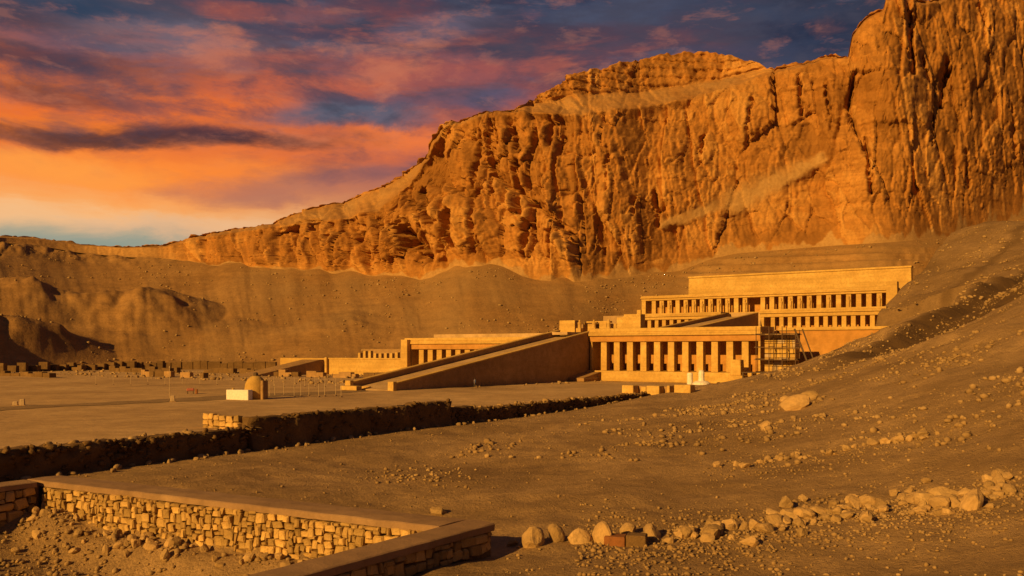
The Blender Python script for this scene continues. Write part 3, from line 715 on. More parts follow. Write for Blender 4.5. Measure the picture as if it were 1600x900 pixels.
# second storey
portico('middle_colonnade', 'middle row of square openings left of the upper ramp', -29.8, -4.6, 70.0, 8.6, 3.8, 12, 5.0, 0.7, 0.5, 0.35, 1.0, red=False, endw=0.8)
portico('middle_colonnade', 'middle row of square openings right of the upper ramp, running into the hillside', 5.0, 32.0, 70.0, 8.6, 3.9, 13, 5.0, 0.8, 0.5, 0.45, 1.0, red=False, endw=0.8)
T5 = root('terrace', -39.2, 75.8, 8, 'upper terrace platform under the topmost colonnade', 'terrace')
b = B(); b.box(0, 70.2, 0.2, 60, -1, 5.9); b.build('platform', M['court'], T5)
b = B(); b.box(2.6, 69.2, 15.2, 18.4, 5.904, 6.7, 0.05); b.build('plinth', M['temple'], T5)
# third storey with its doorway in the middle
portico('upper_colonnade', 'long topmost colonnade with statue pillars and a wide central doorway', -37.6, 28.6, 95.0, 14.75, 3.9, 27, 4.5, 0.55, 0.5, 0.25, 1.25, statue=0.7, portal=(31.0, 1.3), red=False, endw=1.2)
b = B(); 
TW_ = root('rear_wall', -30.5, 110.0, 14, 'tall plain bright wall standing behind and above the top colonnade', 'wall')
b = B(); b.box(0, 60.0, 0, 2.0, -0.5, 11.6, 0.08, 0.25); b.build('wall_face', M['temple'], TW_)
b = B(); b.box(0.1, 59.9, 0.0, 2.1, 11.604, 12.1, 0.06); b.build('wall_coping', M['temple'], TW_)
b = B(); b.box(57.2, 59.8, -15.6, -13.6, 0.2, 7.2, 0.05, 0.1); b.build('corner_pier', M['temple'], TW_)
TN = root('low_wall', 31.5, 104.0, 10, 'low bright wall running right from the top colonnade into the slope', 'wall')
b = B(); b.box(0, 16, 0, 1.2, 0, 7.0, 0.05); b.build('wall_face', M['temple'], TN)
b = B(); b.box(-0.1, 16.1, -0.1, 1.3, 7.004, 7.3, 0.04); b.build('wall_coping', M['temple'], TN)
TB_ = root('ruined_wall', -38.0, 104.0, 14.5, 'stump of stepped masonry at the left end of the top colonnade', 'ruin')
for k, (xa, xb, h) in enumerate([(-4.6, -3.4, -.4), (-2.6, -1.6, 0.5), (-1.0, 0.2, 1.7)]):
    b = B(); b.box(xa, xb, -9.2, -7.6, -2.0, h, 0.06); b.build('block', M['temple'], TB_)

# ruins at the left of the first terrace: pier, arched openings, stretch of plain wall
TR = root('ruined_wall', -30.5, 40.0, 8.1, 'broken wall with dark openings above the head of the great ramp', 'ruin')
b = B(); b.box(0, 4.2, 0, 2.0, -1.5, 3.5, 0.06, 0.1); b.build('corner_pier', M['temple'], TR)
xs = [4.25, 6.4, 7.3, 9.3, 10.2, 12.0, 12.8, 14.4]
for i in range(0, 8, 2):
    b = B(); b.box(xs[i] + (1.9 if i == 0 else 0), xs[i + 1] - (0 if i else -0.1), 0.2, 1.7, -1.5, 3.0 - 0.2 * (i % 4), 0.06); b.build('pier', M['temple'], TR)
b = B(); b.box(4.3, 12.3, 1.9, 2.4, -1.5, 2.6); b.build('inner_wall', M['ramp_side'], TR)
b = B(); b.box(7.0, 12.6, 0.15, 1.75, 2.82, 3.2, 0.06); b.build('lintel', M['temple'], TR)
b = B(); b.box(14.45, 19.6, 0.1, 1.9, -1.5, 3.9, 0.06, 0.06); b.build('wall_face', M['temple'], TR)
b = B(); b.box(19.2, 20.3, -0.1, 2.1, -1.5, 4.5, 0.06); b.build('pillar', M['temple'], TR)
for k in range(3):
    a_, b_ = -24.5 + 3.6 * k, 39.0
    T = root('statue', a_, b_, 8.1, ['headless stone figure farthest left before the broken wall', 'weathered stone figure in the middle of the broken wall', 'weathered stone figure beside the plain end of the broken wall'][k], 'statue', 'stone figures before the broken wall')
    b = B(); b.lathe([(0.42, 1.7), (0.38, 2.3), (0.45, 2.9), (0.2, 3.05), (0.24, 3.3), (0.1, 3.5)], 8); b.build('torso', M['temple'], T)
    b = B(); b.box(-0.6, 0.6, -0.6, 0.6, -0.3, 1.69, 0.05); b.build('pedestal', M['temple'], T)

# left of the south portico: lit retaining wall with ruined stumps, and a second piece with its own small ramp
TL = root('low_wall', -62.5, 1.0, 0, 'bright low wall below a row of pillar stumps, left of the far portico', 'wall')
b = B(); b.box(0, 22.0, 0, 2, -0.3, 3.15, 0.05); b.build('wall_face', M['temple'], TL)
b = B(); b.box(-0.1, 22.0, -0.1, 2.1, 3.154, 3.4, 0.04); b.build('wall_coping', M['temple'], TL)
for k in range(12):
    b = B(); b.box(3.4 + k * 1.5, 4.1 + k * 1.5, 5.0, 5.8, 2.4, 4.5 + random.uniform(-.3, .4), 0.04); b.build('pillar_stump', M['temple'], TL)
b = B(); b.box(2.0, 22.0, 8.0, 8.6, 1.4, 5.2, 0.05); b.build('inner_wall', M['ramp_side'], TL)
TL2 = root('low_wall', -78.0, 1.0, 0, 'farthest left bright low wall with a shaded little ramp in front', 'wall')
b = B(); b.box(.3, 14.6, 0, 2, -0.3, 3.3, 0.05, 0.03); b.build('wall_face', M['temple'], TL2)
b = B(); b.prism([(0, -0.3), (-20, -0.3), (-1.0, 3.0), (0, 3.0)], 8.6, 14.0); b.build('ramp_body', M['ramp_side'], TL2)
b = B(); b.box(14.7, 15.3, -0.5, 2.0, -0.3, 3.5, 0.04); b.build('end_post', M['temple'], TL2)

# ------------------------------------------------------------------ scaffold at the unfinished end of the portico
TS = root('scaffolding', 30.2, -3.4, 0.6, 'rusty pole scaffold against the unfinished right end of the nearest portico', 'scaffold')
nx_, ny_, nz_ = 4, 2, 4
for i in range(nx_):
    for j in range(ny_):
        b = B(); b.tube((i * 1.9, j * 1.9, -0.6), (i * 1.9, j * 1.9, 7.8 - 0.5 * (i == 3)), 0.06); b.build('pole', M['steel'], TS)
for k in range(nz_):
    z = 1.2 + k * 1.8
    for j in range(ny_):
        b = B(); b.tube((-0.3, j * 1.9, z), (6.0, j * 1.9, z), 0.05); b.build('ledger', M['steel'], TS)
    for i in range(nx_):
        b = B(); b.tube((i * 1.9, -0.25, z + 0.09), (i * 1.9, 2.15, z + 0.09), 0.045); b.build('transom', M['steel'], TS)
    if k in (1, 3):
        for q in range(5):
            b = B(); b.box(-0.2, 5.9, 0.05 + q * 0.37, 0.38 + q * 0.37, z + 0.14, z + 0.19); b.build('plank', M['wood'], TS)
b = B(); b.tube((5.6, -0.1, 7.4), (8.6, -0.1, -0.4), 0.13); b.build('brace', M['wood'], TS)
b = B(); b.tube((6.1, 1.9, 7.4), (8.9, 1.9, -0.4), 0.10); b.build('brace', M['wood'], TS)
TE = root('masonry_stack', 30.6, -1.0, 0.0, 'pale rough block pier standing inside the scaffold', 'masonry pier')
z = 0.0
while z < 7.0:
    h = random.uniform(.55, .8); x = 0.0
    while x < 4.4:
        w = min(random.uniform(.8, 1.5), 4.5 - x)
        b = B(); b.box(x + .02, x + w - .02, random.uniform(-.06, .06), 2.4, z + .015, z + h - .015, 0.05); b.build('block', M['temple'] if random.random() < .85 else M['pole'], TE)
        x += w
    z += h
TD = root('timber_deck', 25.2, -6.0, 0.4, 'dark timber staging with posts casting shade below the scaffold', 'platform')
for q in range(6):
    b = B(); b.box(3.8, 13.6, q * .5, q * .5 + .46, 1.35, 1.45); b.build('plank', M['wood'], TD)
for q in range(8):
    b = B(); b.box(3.9 + q * 1.35, 4.06 + q * 1.35, 0.0, 0.16, -1.0, 1.346); b.build('post', M['wood'], TD)
TF = root('stone_pier', 26.3, -4.4, 0, 'square block pier at the right end of the long podium', 'masonry pier')
b = B(); b.box(0, 2.2, 0, 2.0, -0.4, 1.3, 0.06); b.build('base', M['temple'], TF)
b = B(); b.box(0.2, 1.9, 0.2, 1.8, 1.304, 3.6, 0.08, 0.1); b.build('shaft', M['temple'], TF)

def on_court(px, py):
    D = F * CZ / (py - HOR); x = (px - 800) / F * D
    return x, D
def at_ground(px, py):
    h = hit(px, py); return h
# two white stone remains before the podium
x, y = on_court(1078, 600)
T = empty('stone_stump', (x, y, -0.1), 0, 'narrow white upright stone stump before the podium', 'stone stump')
b = B(); b.lathe([(0.45, 0), (0.42, 0.8), (0.44, 1.5), (0.36, 1.75)], 10); b.build('shaft', M['pale'], T)
b = B(); b.box(-0.55, 0.55, -0.55, 0.55, -0.2, 0.05, 0.03); b.build('base', M['pale'], T)
x, y = on_court(1096, 600.5)
T = empty('stone_stump', (x, y, -0.1), 0, 'white stone stump rising from a wide low round base', 'stone stump')
b = B(); b.lathe([(1.35, 0), (1.3, 0.3), (0.9, 0.55), (0.5, 0.62)], 16); b.build('base', M['pale'], T)
b = B(); b.lathe([(0.5, 0.5), (0.42, 1.1), (0.46, 1.7), (0.34, 2.1), (0.1, 2.2)], 10); b.build('shaft', M['pale'], T)

# low block shelter at the end of the retaining wall
T = root('block_kiosk', 27.5, -37.0, 0, 'row of squared bright blocks at the far end of the long dark wall', 'ruin')
for xa, xb, ya, h in [(-1.4, 0.1, 0, 1.15), (0.9, 1.6, 0.3, 1.0), (1.65, 3.3, 0.2, 1.15), (4.1, 4.5, 0.4, 1.2), (5.2, 7.2, 0, 1.35)]:
    b = B(); b.box(xa, xb, ya, ya + 1.4, -1.2, h - 0.25, 0.06, 0.02); b.build('block', M['temple'], T)
b = B(); b.box(-1.2, 7.0, 1.5, 1.9, -1.2, 0.8, 0.04); b.build('back_wall', M['ramp_side'], T)
b = B(); b.box(-1.3, 3.4, -0.1, 1.45, -1.3, -0.4, 0.05); b.build('plinth', M['temple'], T)

# ------------------------------------------------------------------ retaining wall along the court
def rough_wall(a0, a1, b0, b1, zb, ztop, nb, name, mat, parent):
    """a wall running along b with a ragged top and lumpy face"""
    bs = np.linspace(b0, b1, nb); ny = 7
    prof = []
    for i, bb in enumerate(bs):
        zt = ztop(bb); z_b = zb(bb)
        ring = []
        for j in range(ny): ring.append((a1 + 0.30 * pn(bb * .7, j * .35, 1) + 0.22 * pn(bb * 2.6, j * .9, 4) + (.5 * (1 - j / 3) ** 2 * (1 + pn(bb * .9, 3.0)) if j < 3 else 0), bb, z_b + (zt - z_b) * j / (ny - 1)))
        ring.append((a0, bb, zt)); ring.append((a0, bb, z_b))
        prof.append(ring)
    k = len(prof[0]); v = np.array(prof).reshape(-1, 3); fs = []
    for i in range(nb - 1):
        for j in range(k): fs.append((i * k + j, i * k + (j + 1) % k, (i + 1) * k + (j + 1) % k, (i + 1) * k + j))
    me = mesh_np(name, v, np.array(fs))
    bm = bmesh.new(); bm.from_mesh(me)
    bm.verts.ensure_lookup_table()
    bm.faces.new([bm.verts[j] for j in range(k)]); bm.faces.new([bm.verts[(nb - 1) * k + j] for j in range(k)])
    bmesh.ops.recalc_face_normals(bm, faces=bm.faces); bm.to_mesh(me); bm.free()
    return link_mesh(name, me, mat, parent)
TRW = root('retaining_wall', 29.5, -130.0, 0, 'long dark mud and rubble retaining wall along the edge of the court', 'wall')
off = -130.0
ragged = lambda b: 0.06 * pn(b * 0.4, 3.0) + 0.07 * pn(b * 2.7, 9.0) + 0.06 * np.sign(pn(b * 1.3, 1.0)) * (pn(b * .21, 5.0) > 0)
def top_low(b): return 0.05 + ragged(b)
def top_mid(b): return (0.72 if b < -78 else 0.86) + 0.9 * ragged(b)
base_z = lambda b: float(np.interp(b, [-160, -98, -60, -46, -34], [-2.4, -1.8, -1.5, -1.0, -0.5]))
def shift(f): return lambda bl: f(bl + off)
rough_wall(-0.9, 0.25, -40.0, 36.4, shift(base_z), shift(top_low), 190, 'wall_body', M['mudwall'], TRW)
rough_wall(-0.8, 0.32, 36.6, 56.5, shift(base_z), shift(top_mid), 80, 'parapet_wall', M['mudwall'], TRW)
rough_wall(-0.9, 0.25, 56.7, 93.0, shift(base_z), shift(lambda b: 0.02 + 0.7 * ragged(b) + 0.25 * (b < -70)), 110, 'wall_body', M['mudwall'], TRW)
b = B(); b.box(-4.2, -0.85, 36.5, 37.3, -0.4, 0.62); b.build('return_core', M['mortar'], TRW)

def stone_mesh(seed, n=1):
    rg = random.Random(seed); b = B()
    b.box(-.5, .5, -.5, .5, -.5, .5)
    bmesh.ops.bevel(b.bm, geom=b.bm.edges[:], offset=.13, segments=1, affect='EDGES')
    for v in b.bm.verts: v.co += Vector((rg.uniform(-1, 1), rg.uniform(-1, 1), rg.uniform(-1, 1))) * .075
    k = rg.uniform(-.12, .12)
    for v in b.bm.verts: v.co.x += k * v.co.z; v.co.z += rg.uniform(-.03, .03) + .1 * k * v.co.x
    m = b.mesh('stone'); m.materials.append(M['wall_stone']); return m
STONES = [stone_mesh(i) for i in range(16)]
N_STONE = 0
def put_stone(parent, x, y, z, sx_, sy_, sz_, rz=0.0, name='stone', mat=None):
    o = link_mesh(name, random.choice(STONES), None, parent)
    o.location = (x, y, z); o.scale = (sx_, sy_, sz_); o.rotation_euler = (random.uniform(-.16, .16), random.uniform(-.12, .12), rz + random.uniform(-.14, .14))
    return o
x = -4.2
while x < -0.9:                            # the sunlit return of the wall
    w = random.uniform(.45, .75); z = -0.25
    while z < 0.55:
        h = random.uniform(.3, .45); put_stone(TRW, x + w / 2, 36.5, z + h / 2, w * .96, .4, h * .95); z += h
    x += w

# ------------------------------------------------------------------ sunken enclosure in the foreground
ZT = -0.47
TEN = root('enclosure_wall', 48.0, -109.0, ZT, 'L-shaped rubble stone wall with flat earth coping round a sunken pit', 'stone wall')
LX = lambda a: a - 48.0
LY = lambda b: b + 109.0
bI, bO, aL, aR, aRo = -108.7, -107.3, 38.0, 57.75, 58.8
# earth cores
b = B(); b.box(LX(aL - 1.1), LX(aRo - 0.12), 0.02 + LY(bI) + .16, LY(bO) - .06, -3.2, -0.13); b.build('wall_core', M['mortar'], TEN); FAR = [COL.objects[-1]]
b = B(); b.box(LX(aR + .12), LX(aRo - .16), LY(-150), LY(bI) + .10, -3.2, -0.135); b.build('wall_core', M['mortar'], TEN)
b = B(); b.box(LX(aL - 1.0), LX(aL - .16), LY(-150), LY(bI) - 2.1, -3.2, -0.135); b.build('wall_core', M['mortar'], TEN)
# coping slabs, cast in lengths with worn edges
def coping(x0, x1_, y0, y1, along):
    b = B(); bm = b.bm
    L = (x1_ - x0) if along == 'x' else (y1 - y0); n = max(2, int(L / .35))
    prev = None
    for i in range(n + 1):
        t = i / n
        if along == 'x':
            X = x0 + t * L; ws = (y0, y1)
        else:
            X = y0 + t * L; ws = (x0, x1_)
        e0 = ws[0] + .035 * float(pn(X * 1.3, 4.0)); e1 = ws[1] + .04 * float(pn(X * 1.1, 8.0))
        up = .018 * float(pn(X * .9, 2.0)); dn = -.23 + .02 * float(pn(X * 1.7, 6.0))
        ring = [(e0, dn), (e0 - .01, -.03), (e0 + .04, up), ((e0 + e1) / 2, up + .02), (e1 - .04, up), (e1 + .01, -.03), (e1, dn)]
        vs_ = [bm.verts.new((X, q, z) if along == 'x' else (q, X, z)) for q, z in ring]
        if prev:
            for k in range(7): bm.faces.new((prev[k], vs_[k], vs_[(k + 1) % 7], prev[(k + 1) % 7]))
        else: bm.faces.new(vs_)
        prev = vs_
    bm.faces.new(prev[::-1])
    return b
cop1 = coping(LX(aL - 1.1), LX(aR) - .004, LY(bI) - .02, LY(bO) + .02, 'x').build('coping', M['coping'], TEN, smooth=False)
coping(LX(aR), LX(aRo) + .04, LY(-150), LY(bO) + .02, 'y').build('coping', M['coping'], TEN)
coping(LX(aL - 1.1), LX(aL) + .02, LY(-150), LY(bI) - 2.26, 'y').build('coping', M['coping'], TEN)
# stones of the faces: an irregular packing, big squared blocks among small chinking stones
rg = random.Random(3)
def pack(x0, x1_, z0, z1, cell, place, big=0.5):
    nx_ = int((x1_ - x0) / cell); nz_ = max(2, round((z1 - z0) / cell)); cz = (z1 - z0) / nz_; cx = (x1_ - x0) / nx_
    occ = [[0] * nx_ for _ in range(nz_)]; n = 0
    for k in range(nz_):
        for i in range(nx_):
            if occ[k][i]: continue
            if rg.random() < big: w, h = rg.choice(((3, 2), (4, 2), (3, 3), (2, 3), (4, 3), (2, 2)))
            else: w, h = rg.choice(((2, 1), (2, 2), (3, 2), (1, 2), (3, 1)))
            w = min(w, nx_ - i); h = min(h, nz_ - k)
            while any(occ[k][i + q] for q in range(w)): w -= 1
            while any(occ[k + r][i + q] for r in range(h) for q in range(w)): h -= 1
            for r in range(h):
                for q in range(w): occ[k + r][i + q] = 1
            X = x0 + (i + w / 2) * cx + rg.uniform(-.02, .02); Z = z0 + (k + h / 2) * cz + rg.uniform(-.02, .02)
            place(X, Z, w * cx * rg.uniform(.86, .97), h * cz * rg.uniform(.84, .96)); n += 1
    return n
FAR.append(cop1)
for o in FAR:                              # this wall is not quite square to the others
    for v in o.data.vertices: v.co.y += SKEW * (v.co.x - LX(aR))
yI = LY(bI)
wob = lambda X: .035 * math.sin(X * .9) + .02 * math.sin(X * 2.3)
spec = []
n1 = pack(LX(aL), LX(aR) + .05, -1.74, -0.23, .128, lambda X, Z, w, h: spec.append((w * h, X, yI + SKEW * (X - LX(aR)) + .11 + rg.uniform(-.07, .05), Z + wob(X), w, .40, h, math.atan(SKEW))), .5)
n2 = pack(LY(-119), LY(bO) - .05, -0.88, -0.23, .15, lambda X, Z, w, h: spec.append((w * h * .8, LX(aRo) - .14 + rg.uniform(-.07, .03), X, Z, .36, w, h, 0)), .5)
n3 = pack(LY(-116.5), LY(bI) - 2.3, -1.9, -0.23, .17, lambda X, Z, w, h: spec.append((w * h * .6, LX(aL) - .14 + rg.uniform(-.03, .06), X, Z, .36, w, h, 0)), .6)
spec.sort(key=lambda q: -q[0])
for q in spec[:295]: put_stone(TEN, *q[1:])
vs_, fs_, n = [], [], 0
bm_ = bmesh.new()
for q in spec[295:]:                       # chinking stones too small to single out
    mt = Matrix.Translation(q[1:4]) @ Matrix.Rotation(q[7] + random.uniform(-.1, .1), 4, 'Z') @ Matrix.Rotation(random.uniform(-.12, .12), 4, 'Y') @ Matrix.Diagonal((*q[4:7], 1))
    k = len(bm_.verts); bm_.from_mesh(random.choice(STONES)); bm_.verts.ensure_lookup_table()
    bmesh.ops.transform(bm_, matrix=mt, verts=bm_.verts[k:])
me = bpy.data.meshes.new('chinking'); bm_.to_mesh(me); bm_.free(); me.materials.clear()
M['chink'] = rock_mat('chinking_stone', (0.32, 0.19, 0.065), (0.41, 0.255, 0.09), (0.50, 0.33, 0.125), 2.5, 0.6, 4.0)
tag(link_mesh('chinking', me, M['chink'], TEN), kind='stuff')
print('enclosure stones', n1, n2, n3)

# ------------------------------------------------------------------ rocks
def rock_mesh(seed, sub=2, name='rock', mat=None, chops=11, c0=.24):
    rg_ = np.random.default_rng(seed)
    bm = bmesh.new(); bmesh.ops.create_icosphere(bm, subdivisions=sub, radius=0.5)
    v = np.array([q.co for q in bm.verts])
    sc = rg_.uniform(.75, 1.15, 3); o = rg_.uniform(0, 50, 3)
    for _ in range(chops):                    # chop flat facets
        n = rg_.normal(size=3); n /= np.linalg.norm(n); c = rg_.uniform(c0, .41)
        d = v @ n - c; v = v - np.where(d > 0, d, 0)[:, None] * n[None] * .9
    r = 1 + .09 * fbm(v[:, 0] * 3 + o[0], v[:, 1] * 3 + o[1], v[:, 2] * 3 + o[2], 3)
    v = v * r[:, None] * sc[None]
    for q, co in zip(bm.verts, v): q.co = co
    me = bpy.data.meshes.new(name); bm.to_mesh(me); bm.free()
    me.materials.append(mat or M['rock']); return me
ROCKS = [rock_mesh(100 + i, 3, chops=7, c0=.33) for i in range(8)]
SMALL = [rock_mesh(200 + i, 2) for i in range(10)]
TINY = [rock_mesh(300 + i, 1) for i in range(8)]
def put_rock(name, px, py, size, label, cat, group=None, lib=ROCKS, sz=(1, 1, 1), sink=0.33, mesh=None):
    h = hit(px, py)
    if h is None: return None
    o = link_mesh(name, mesh or random.choice(lib), None)
    o.location = (h[0], h[1], h[2] + size * sz[2] * (0.5 - sink)); s = size
    o.scale = (s * sz[0], s * sz[1], s * sz[2]); o.rotation_euler = (random.uniform(-.5, .5), random.uniform(-.5, .5), random.uniform(0, 6.28))
    return tag(o, label, cat, group)
G1 = 'boulders in the row right of the stone wall'
for (px, py, s, sz, lab) in [
    (832, 853, 0.92, (1, 1, 1), 'large round pitted boulder closest to the corner of the stone wall'),
    (868, 845, 0.78, (.95, .9, 1.3), 'pointed upright boulder just right of the round pitted one'),
    (906, 847, 0.75, (1.1, 1, .95), 'blocky pale boulder between the pointed one and the tall bright one'),
    (942, 846, 0.95, (.9, .9, 1.1), 'tall bright boulder standing left behind the red block'),
    (982, 836, 0.70, (1, 1, 1.05), 'rounded boulder directly behind the dark red block pair'),
    (1018, 842, 0.74, (1.1, .9, 1), 'tilted pale boulder just right of the dark red block pair'),
    (1076, 838, 0.66, (1.1, 1, 1), 'boulder leaning on rubble right of the tilted pale one'),
    (1118, 830, 0.58, (1.2, 1, .9), 'low flat-topped boulder where the row thickens into rubble'),
    (1252, 808, 0.75, (1.2, 1, .8), 'pale near-white boulder in the middle of the rubble line'),
    (1356, 790, 0.62, (1, 1, 1.2), 'upright bright boulder in the right part of the rubble line'),
    (1445, 785, 0.72, (1, 1, 1.05), 'round orange boulder left of the shaded hollow'),
    (1474, 780, 0.80, (1.1, 1, 1), 'big rounded boulder at the heap end of the rubble line'),
    (1518, 795, 0.85, (.9, 1, 1.2), 'egg-shaped boulder standing farthest right over a dark hollow'),
    (800, 852, 0.38, (1.2, 1, .8), 'small flat stone in the shadow of the wall corner'),
    (1240, 638, 1.7, (1.5, 1.2, .8), 'broad orange rock outcrop at the foot of the hillside'),
    (1262, 626, 1.2, (1.4, 1.1, .8), 'rock lump behind and right of the broad orange outcrop'), (1226, 628, .9, (1.2, 1, .9), 'smaller rock lump at the left shoulder of the orange outcrop'),
    (1196, 672, 0.85, (.9, 1, 1), 'lone pale boulder on the sand below the broad orange outcrop'),
    (686, 802, 0.55, (1.3, 1, .8), 'loose stone lying behind the coping of the pit wall'),
    (852, 630, 1.0, (1.3, 1, .8), 'light stone sitting on the edge of the court above the dark wall'),
]:
    put_rock('boulder', px, py, s, lab, 'boulder', G1 if py > 780 else None, sz=sz)
h = hit(962, 851)
T = empty('building_block', (h[0], h[1], h[2] - .05), PHI + .35, 'squared dark red block pair lying in the row of boulders', 'stone block')
b = B(); b.box(-.34, .34, -.3, .3, 0, .36, .03); b.build('block', M['redbrick'], T)
b = B(); b.box(.36, 1.0, -.25, .3, 0, .42, .03); b.build('block', M['mudwall'], T)

lab2, gr2 = 'broken limestone rock heaped in the rubble line that crosses the lower right', 'rocks of the rubble line'
line = [(1040, 838), (1100, 835), (1170, 830), (1230, 815), (1300, 800), (1370, 795), (1430, 788), (1500, 785), (1570, 760)]
lp = np.array(line, float)
for i in range(160):
    t = random.random() ** .8; px = 1030 + t * 560; py = np.interp(px, lp[:, 0], lp[:, 1]) + random.gauss(0, 11)
    put_rock('rubble_rock', px, py, random.choice((.24, .3, .34, .4, .46, .55, .68)), lab2, 'rock', gr2, SMALL, (random.uniform(.9, 1.3), 1, random.uniform(.7, 1)))
lab3, gr3 = 'pale stone in the thin diagonal line of stones on the slope', 'stones of the thin diagonal line'
lp2 = np.array([(1115, 732), (1200, 722), (1280, 712), (1340, 700), (1400, 688), (1470, 675)], float)
for i in range(45):
    px = 1115 + random.random() * 355; py = np.interp(px, lp2[:, 0], lp2[:, 1]) + random.gauss(0, 3)
    put_rock('slope_stone', px, py, random.choice((.22, .28, .34, .45, .55)), lab3, 'rock', gr3, SMALL, (random.uniform(.9, 1.4), 1, random.uniform(.7, 1)))
lab4, gr4 = 'loose rubble stone fallen at the foot of the sunlit pit wall', 'rubble in the pit'
for i in range(95):
    t = random.random(); a = 38.3 + t * 19.5; bb = pit_b(a) - 0.22 - abs(random.gauss(0, .55 if i % 3 else 1.4)); x, y = W2(a, bb)
    s = random.choice((.2, .24, .28, .32, .36, .42, .48)); z = float(ground_z(x, y))
    o = link_mesh('rubble_rock', random.choice(SMALL), None); o.location = (x, y, z + s * .22); o.scale = (s * random.uniform(.9, 1.3), s, s * random.uniform(.7, 1.1)); o.rotation_euler = (random.uniform(-.4, .4), random.uniform(-.4, .4), random.uniform(0, 6))
    tag(o, lab4, 'rock', gr4)

def scatter(name, pts, sizes, lib, mat):
    """thousands of small stones as one mesh"""
    vs_, fs_, n = [], [], 0
    base = []
    for m in lib:
        v = np.empty(len(m.vertices) * 3, np.float32); m.vertices.foreach_get('co', v); f = np.empty(len(m.polygons) * 3, np.int32); m.polygons.foreach_get('vertices', f)
        base.append((v.reshape(-1, 3), f.reshape(-1, 3)))
    for p, s in zip(pts, sizes):
        v, f = base[random.randrange(len(base))]
        th = random.uniform(0, 6.28); c_, s_ = math.cos(th), math.sin(th)
        q = v * np.array([s * random.uniform(.9, 1.4), s, s * random.uniform(.6, 1.0)], np.float32)
        q = np.stack([q[:, 0] * c_ - q[:, 1] * s_, q[:, 0] * s_ + q[:, 1] * c_, q[:, 2]], -1) + np.array([p[0], p[1], p[2] + s * .15], np.float32)
        vs_.append(q); fs_.append(f + n); n += len(v)
    return tag(link_mesh(name, mesh_np(name, np.concatenate(vs_), np.concatenate(fs_)), mat), kind='stuff')
M['pebble'] = rock_mat('pebble_stone', (0.25, 0.157, 0.07), (0.35, 0.225, 0.10), (0.50, 0.34, 0.165), 1.2, 0.4, 8.0)
# where stones lie thick: site coordinates with a density that follows noise and the slope
def gravel(n, region, keep, smin, smax, pw):
    a0, a1, b0, b1 = region
    A = RNG.uniform(a0, a1, n); Bb = RNG.uniform(b0, b1, n); x, y = W2(A, Bb)
    vis = (y > 8) & (np.abs(x) < y * 0.66 + 4)
    A, Bb, x, y = A[vis], Bb[vis], x[vis], y[vis]
    k = RNG.random(len(A)) < keep(A, Bb, x, y); A, Bb, x, y = A[k], Bb[k], x[k], y[k]
    inw = ((A > 36.4) & (A < 38.4) & (Bb < -107.6)) | ((A > 58.0) & (A < 59.6) & (Bb < -107.6)) | ((A > 36.4) & (A < 59.6) & (Bb > pit_b(A) - .2) & (Bb < pit_b(A) + 1.5))
    A, Bb, x, y = A[~inw], Bb[~inw], x[~inw], y[~inw]
    s = smin + (smax - smin) * RNG.random(len(A)) ** pw
    return np.stack([x, y, ground_z(x, y)], -1), s
p1, s1 = gravel(60000, (30, 130, -124, -60), lambda a, b, x, y: np.clip(.24 + .25 * sstep(62, 80, a) + 1.1 * (fbm(x / 6, y / 6, 3.0, 3) > .12) * fbm(x / 3, y / 3, 5.0, 2).clip(0, 1) + .25 * sstep(70, 95, a), 0, 1) * 0.5, .035, .20, 4.0)
p2, s2 = gravel(16000, (60, 100, -126, -98), lambda a, b, x, y: np.clip(.25 + 1.0 * fbm(x / 3, y / 3, 8.0, 3), 0, 1), .03, .17, 3.5)
p3, s3 = gravel(95000, (40, 150, -88, 30), lambda a, b, x, y: np.clip(.30 + 1.5 * fbm(x / 7, y / 7, 8.0, 4), 0, 1), .08, .55, 5.0)
p4, s4 = gravel(14000, (38.2, 58, -126, -109.5), lambda a, b, x, y: np.clip(.35 + .8 * fbm(x / 2, y / 2, 6.0, 2) + .6 * sstep(45, 39, a), 0, 1), .04, .34, 3.0)
p5, s5 = gravel(30000, (32, 140, 10, 150), lambda a, b, x, y: np.clip(.25 + 1.2 * fbm(x / 10, y / 10, 8.0, 4), 0, 1), .14, 1.0, 6.0)
scatter('gravel', np.concatenate([p1, p2, p3, p4, p5]), np.concatenate([s1, s2, s3, s4, s5]), TINY, M['pebble'])
print('gravel', len(p1), len(p2), len(p3), len(p4))
# stones along the rubble line that are too small to single out
pts, ss = [], []
for i in range(2300):
    t = random.random(); px = 900 + t * 700; py = np.interp(px, lp[:, 0], lp[:, 1]) + random.gauss(6, 22)
    if random.random() < .3: py += abs(random.gauss(0, 30))
    h = hit(px, min(py, 899))
    if h: pts.append(h); ss.append(random.choice((.07, .09, .11, .14, .18)))
for i in range(420):
    px = 1090 + random.random() * 420; py = np.interp(px, lp2[:, 0], lp2[:, 1]) + random.gauss(8, 12)
    h = hit(px, py)
    if h: pts.append(h); ss.append(random.choice((.08, .1, .13, .18)))
for i in range(160):
    px, py = random.gauss(655, 45), random.gauss(745, 9)
    h = hit(px, py)
    if h: pts.append(h); ss.append(random.choice((.08, .1, .14, .2, .28)))
scatter('rubble', pts, ss, TINY + SMALL[:3], M['pebble'])
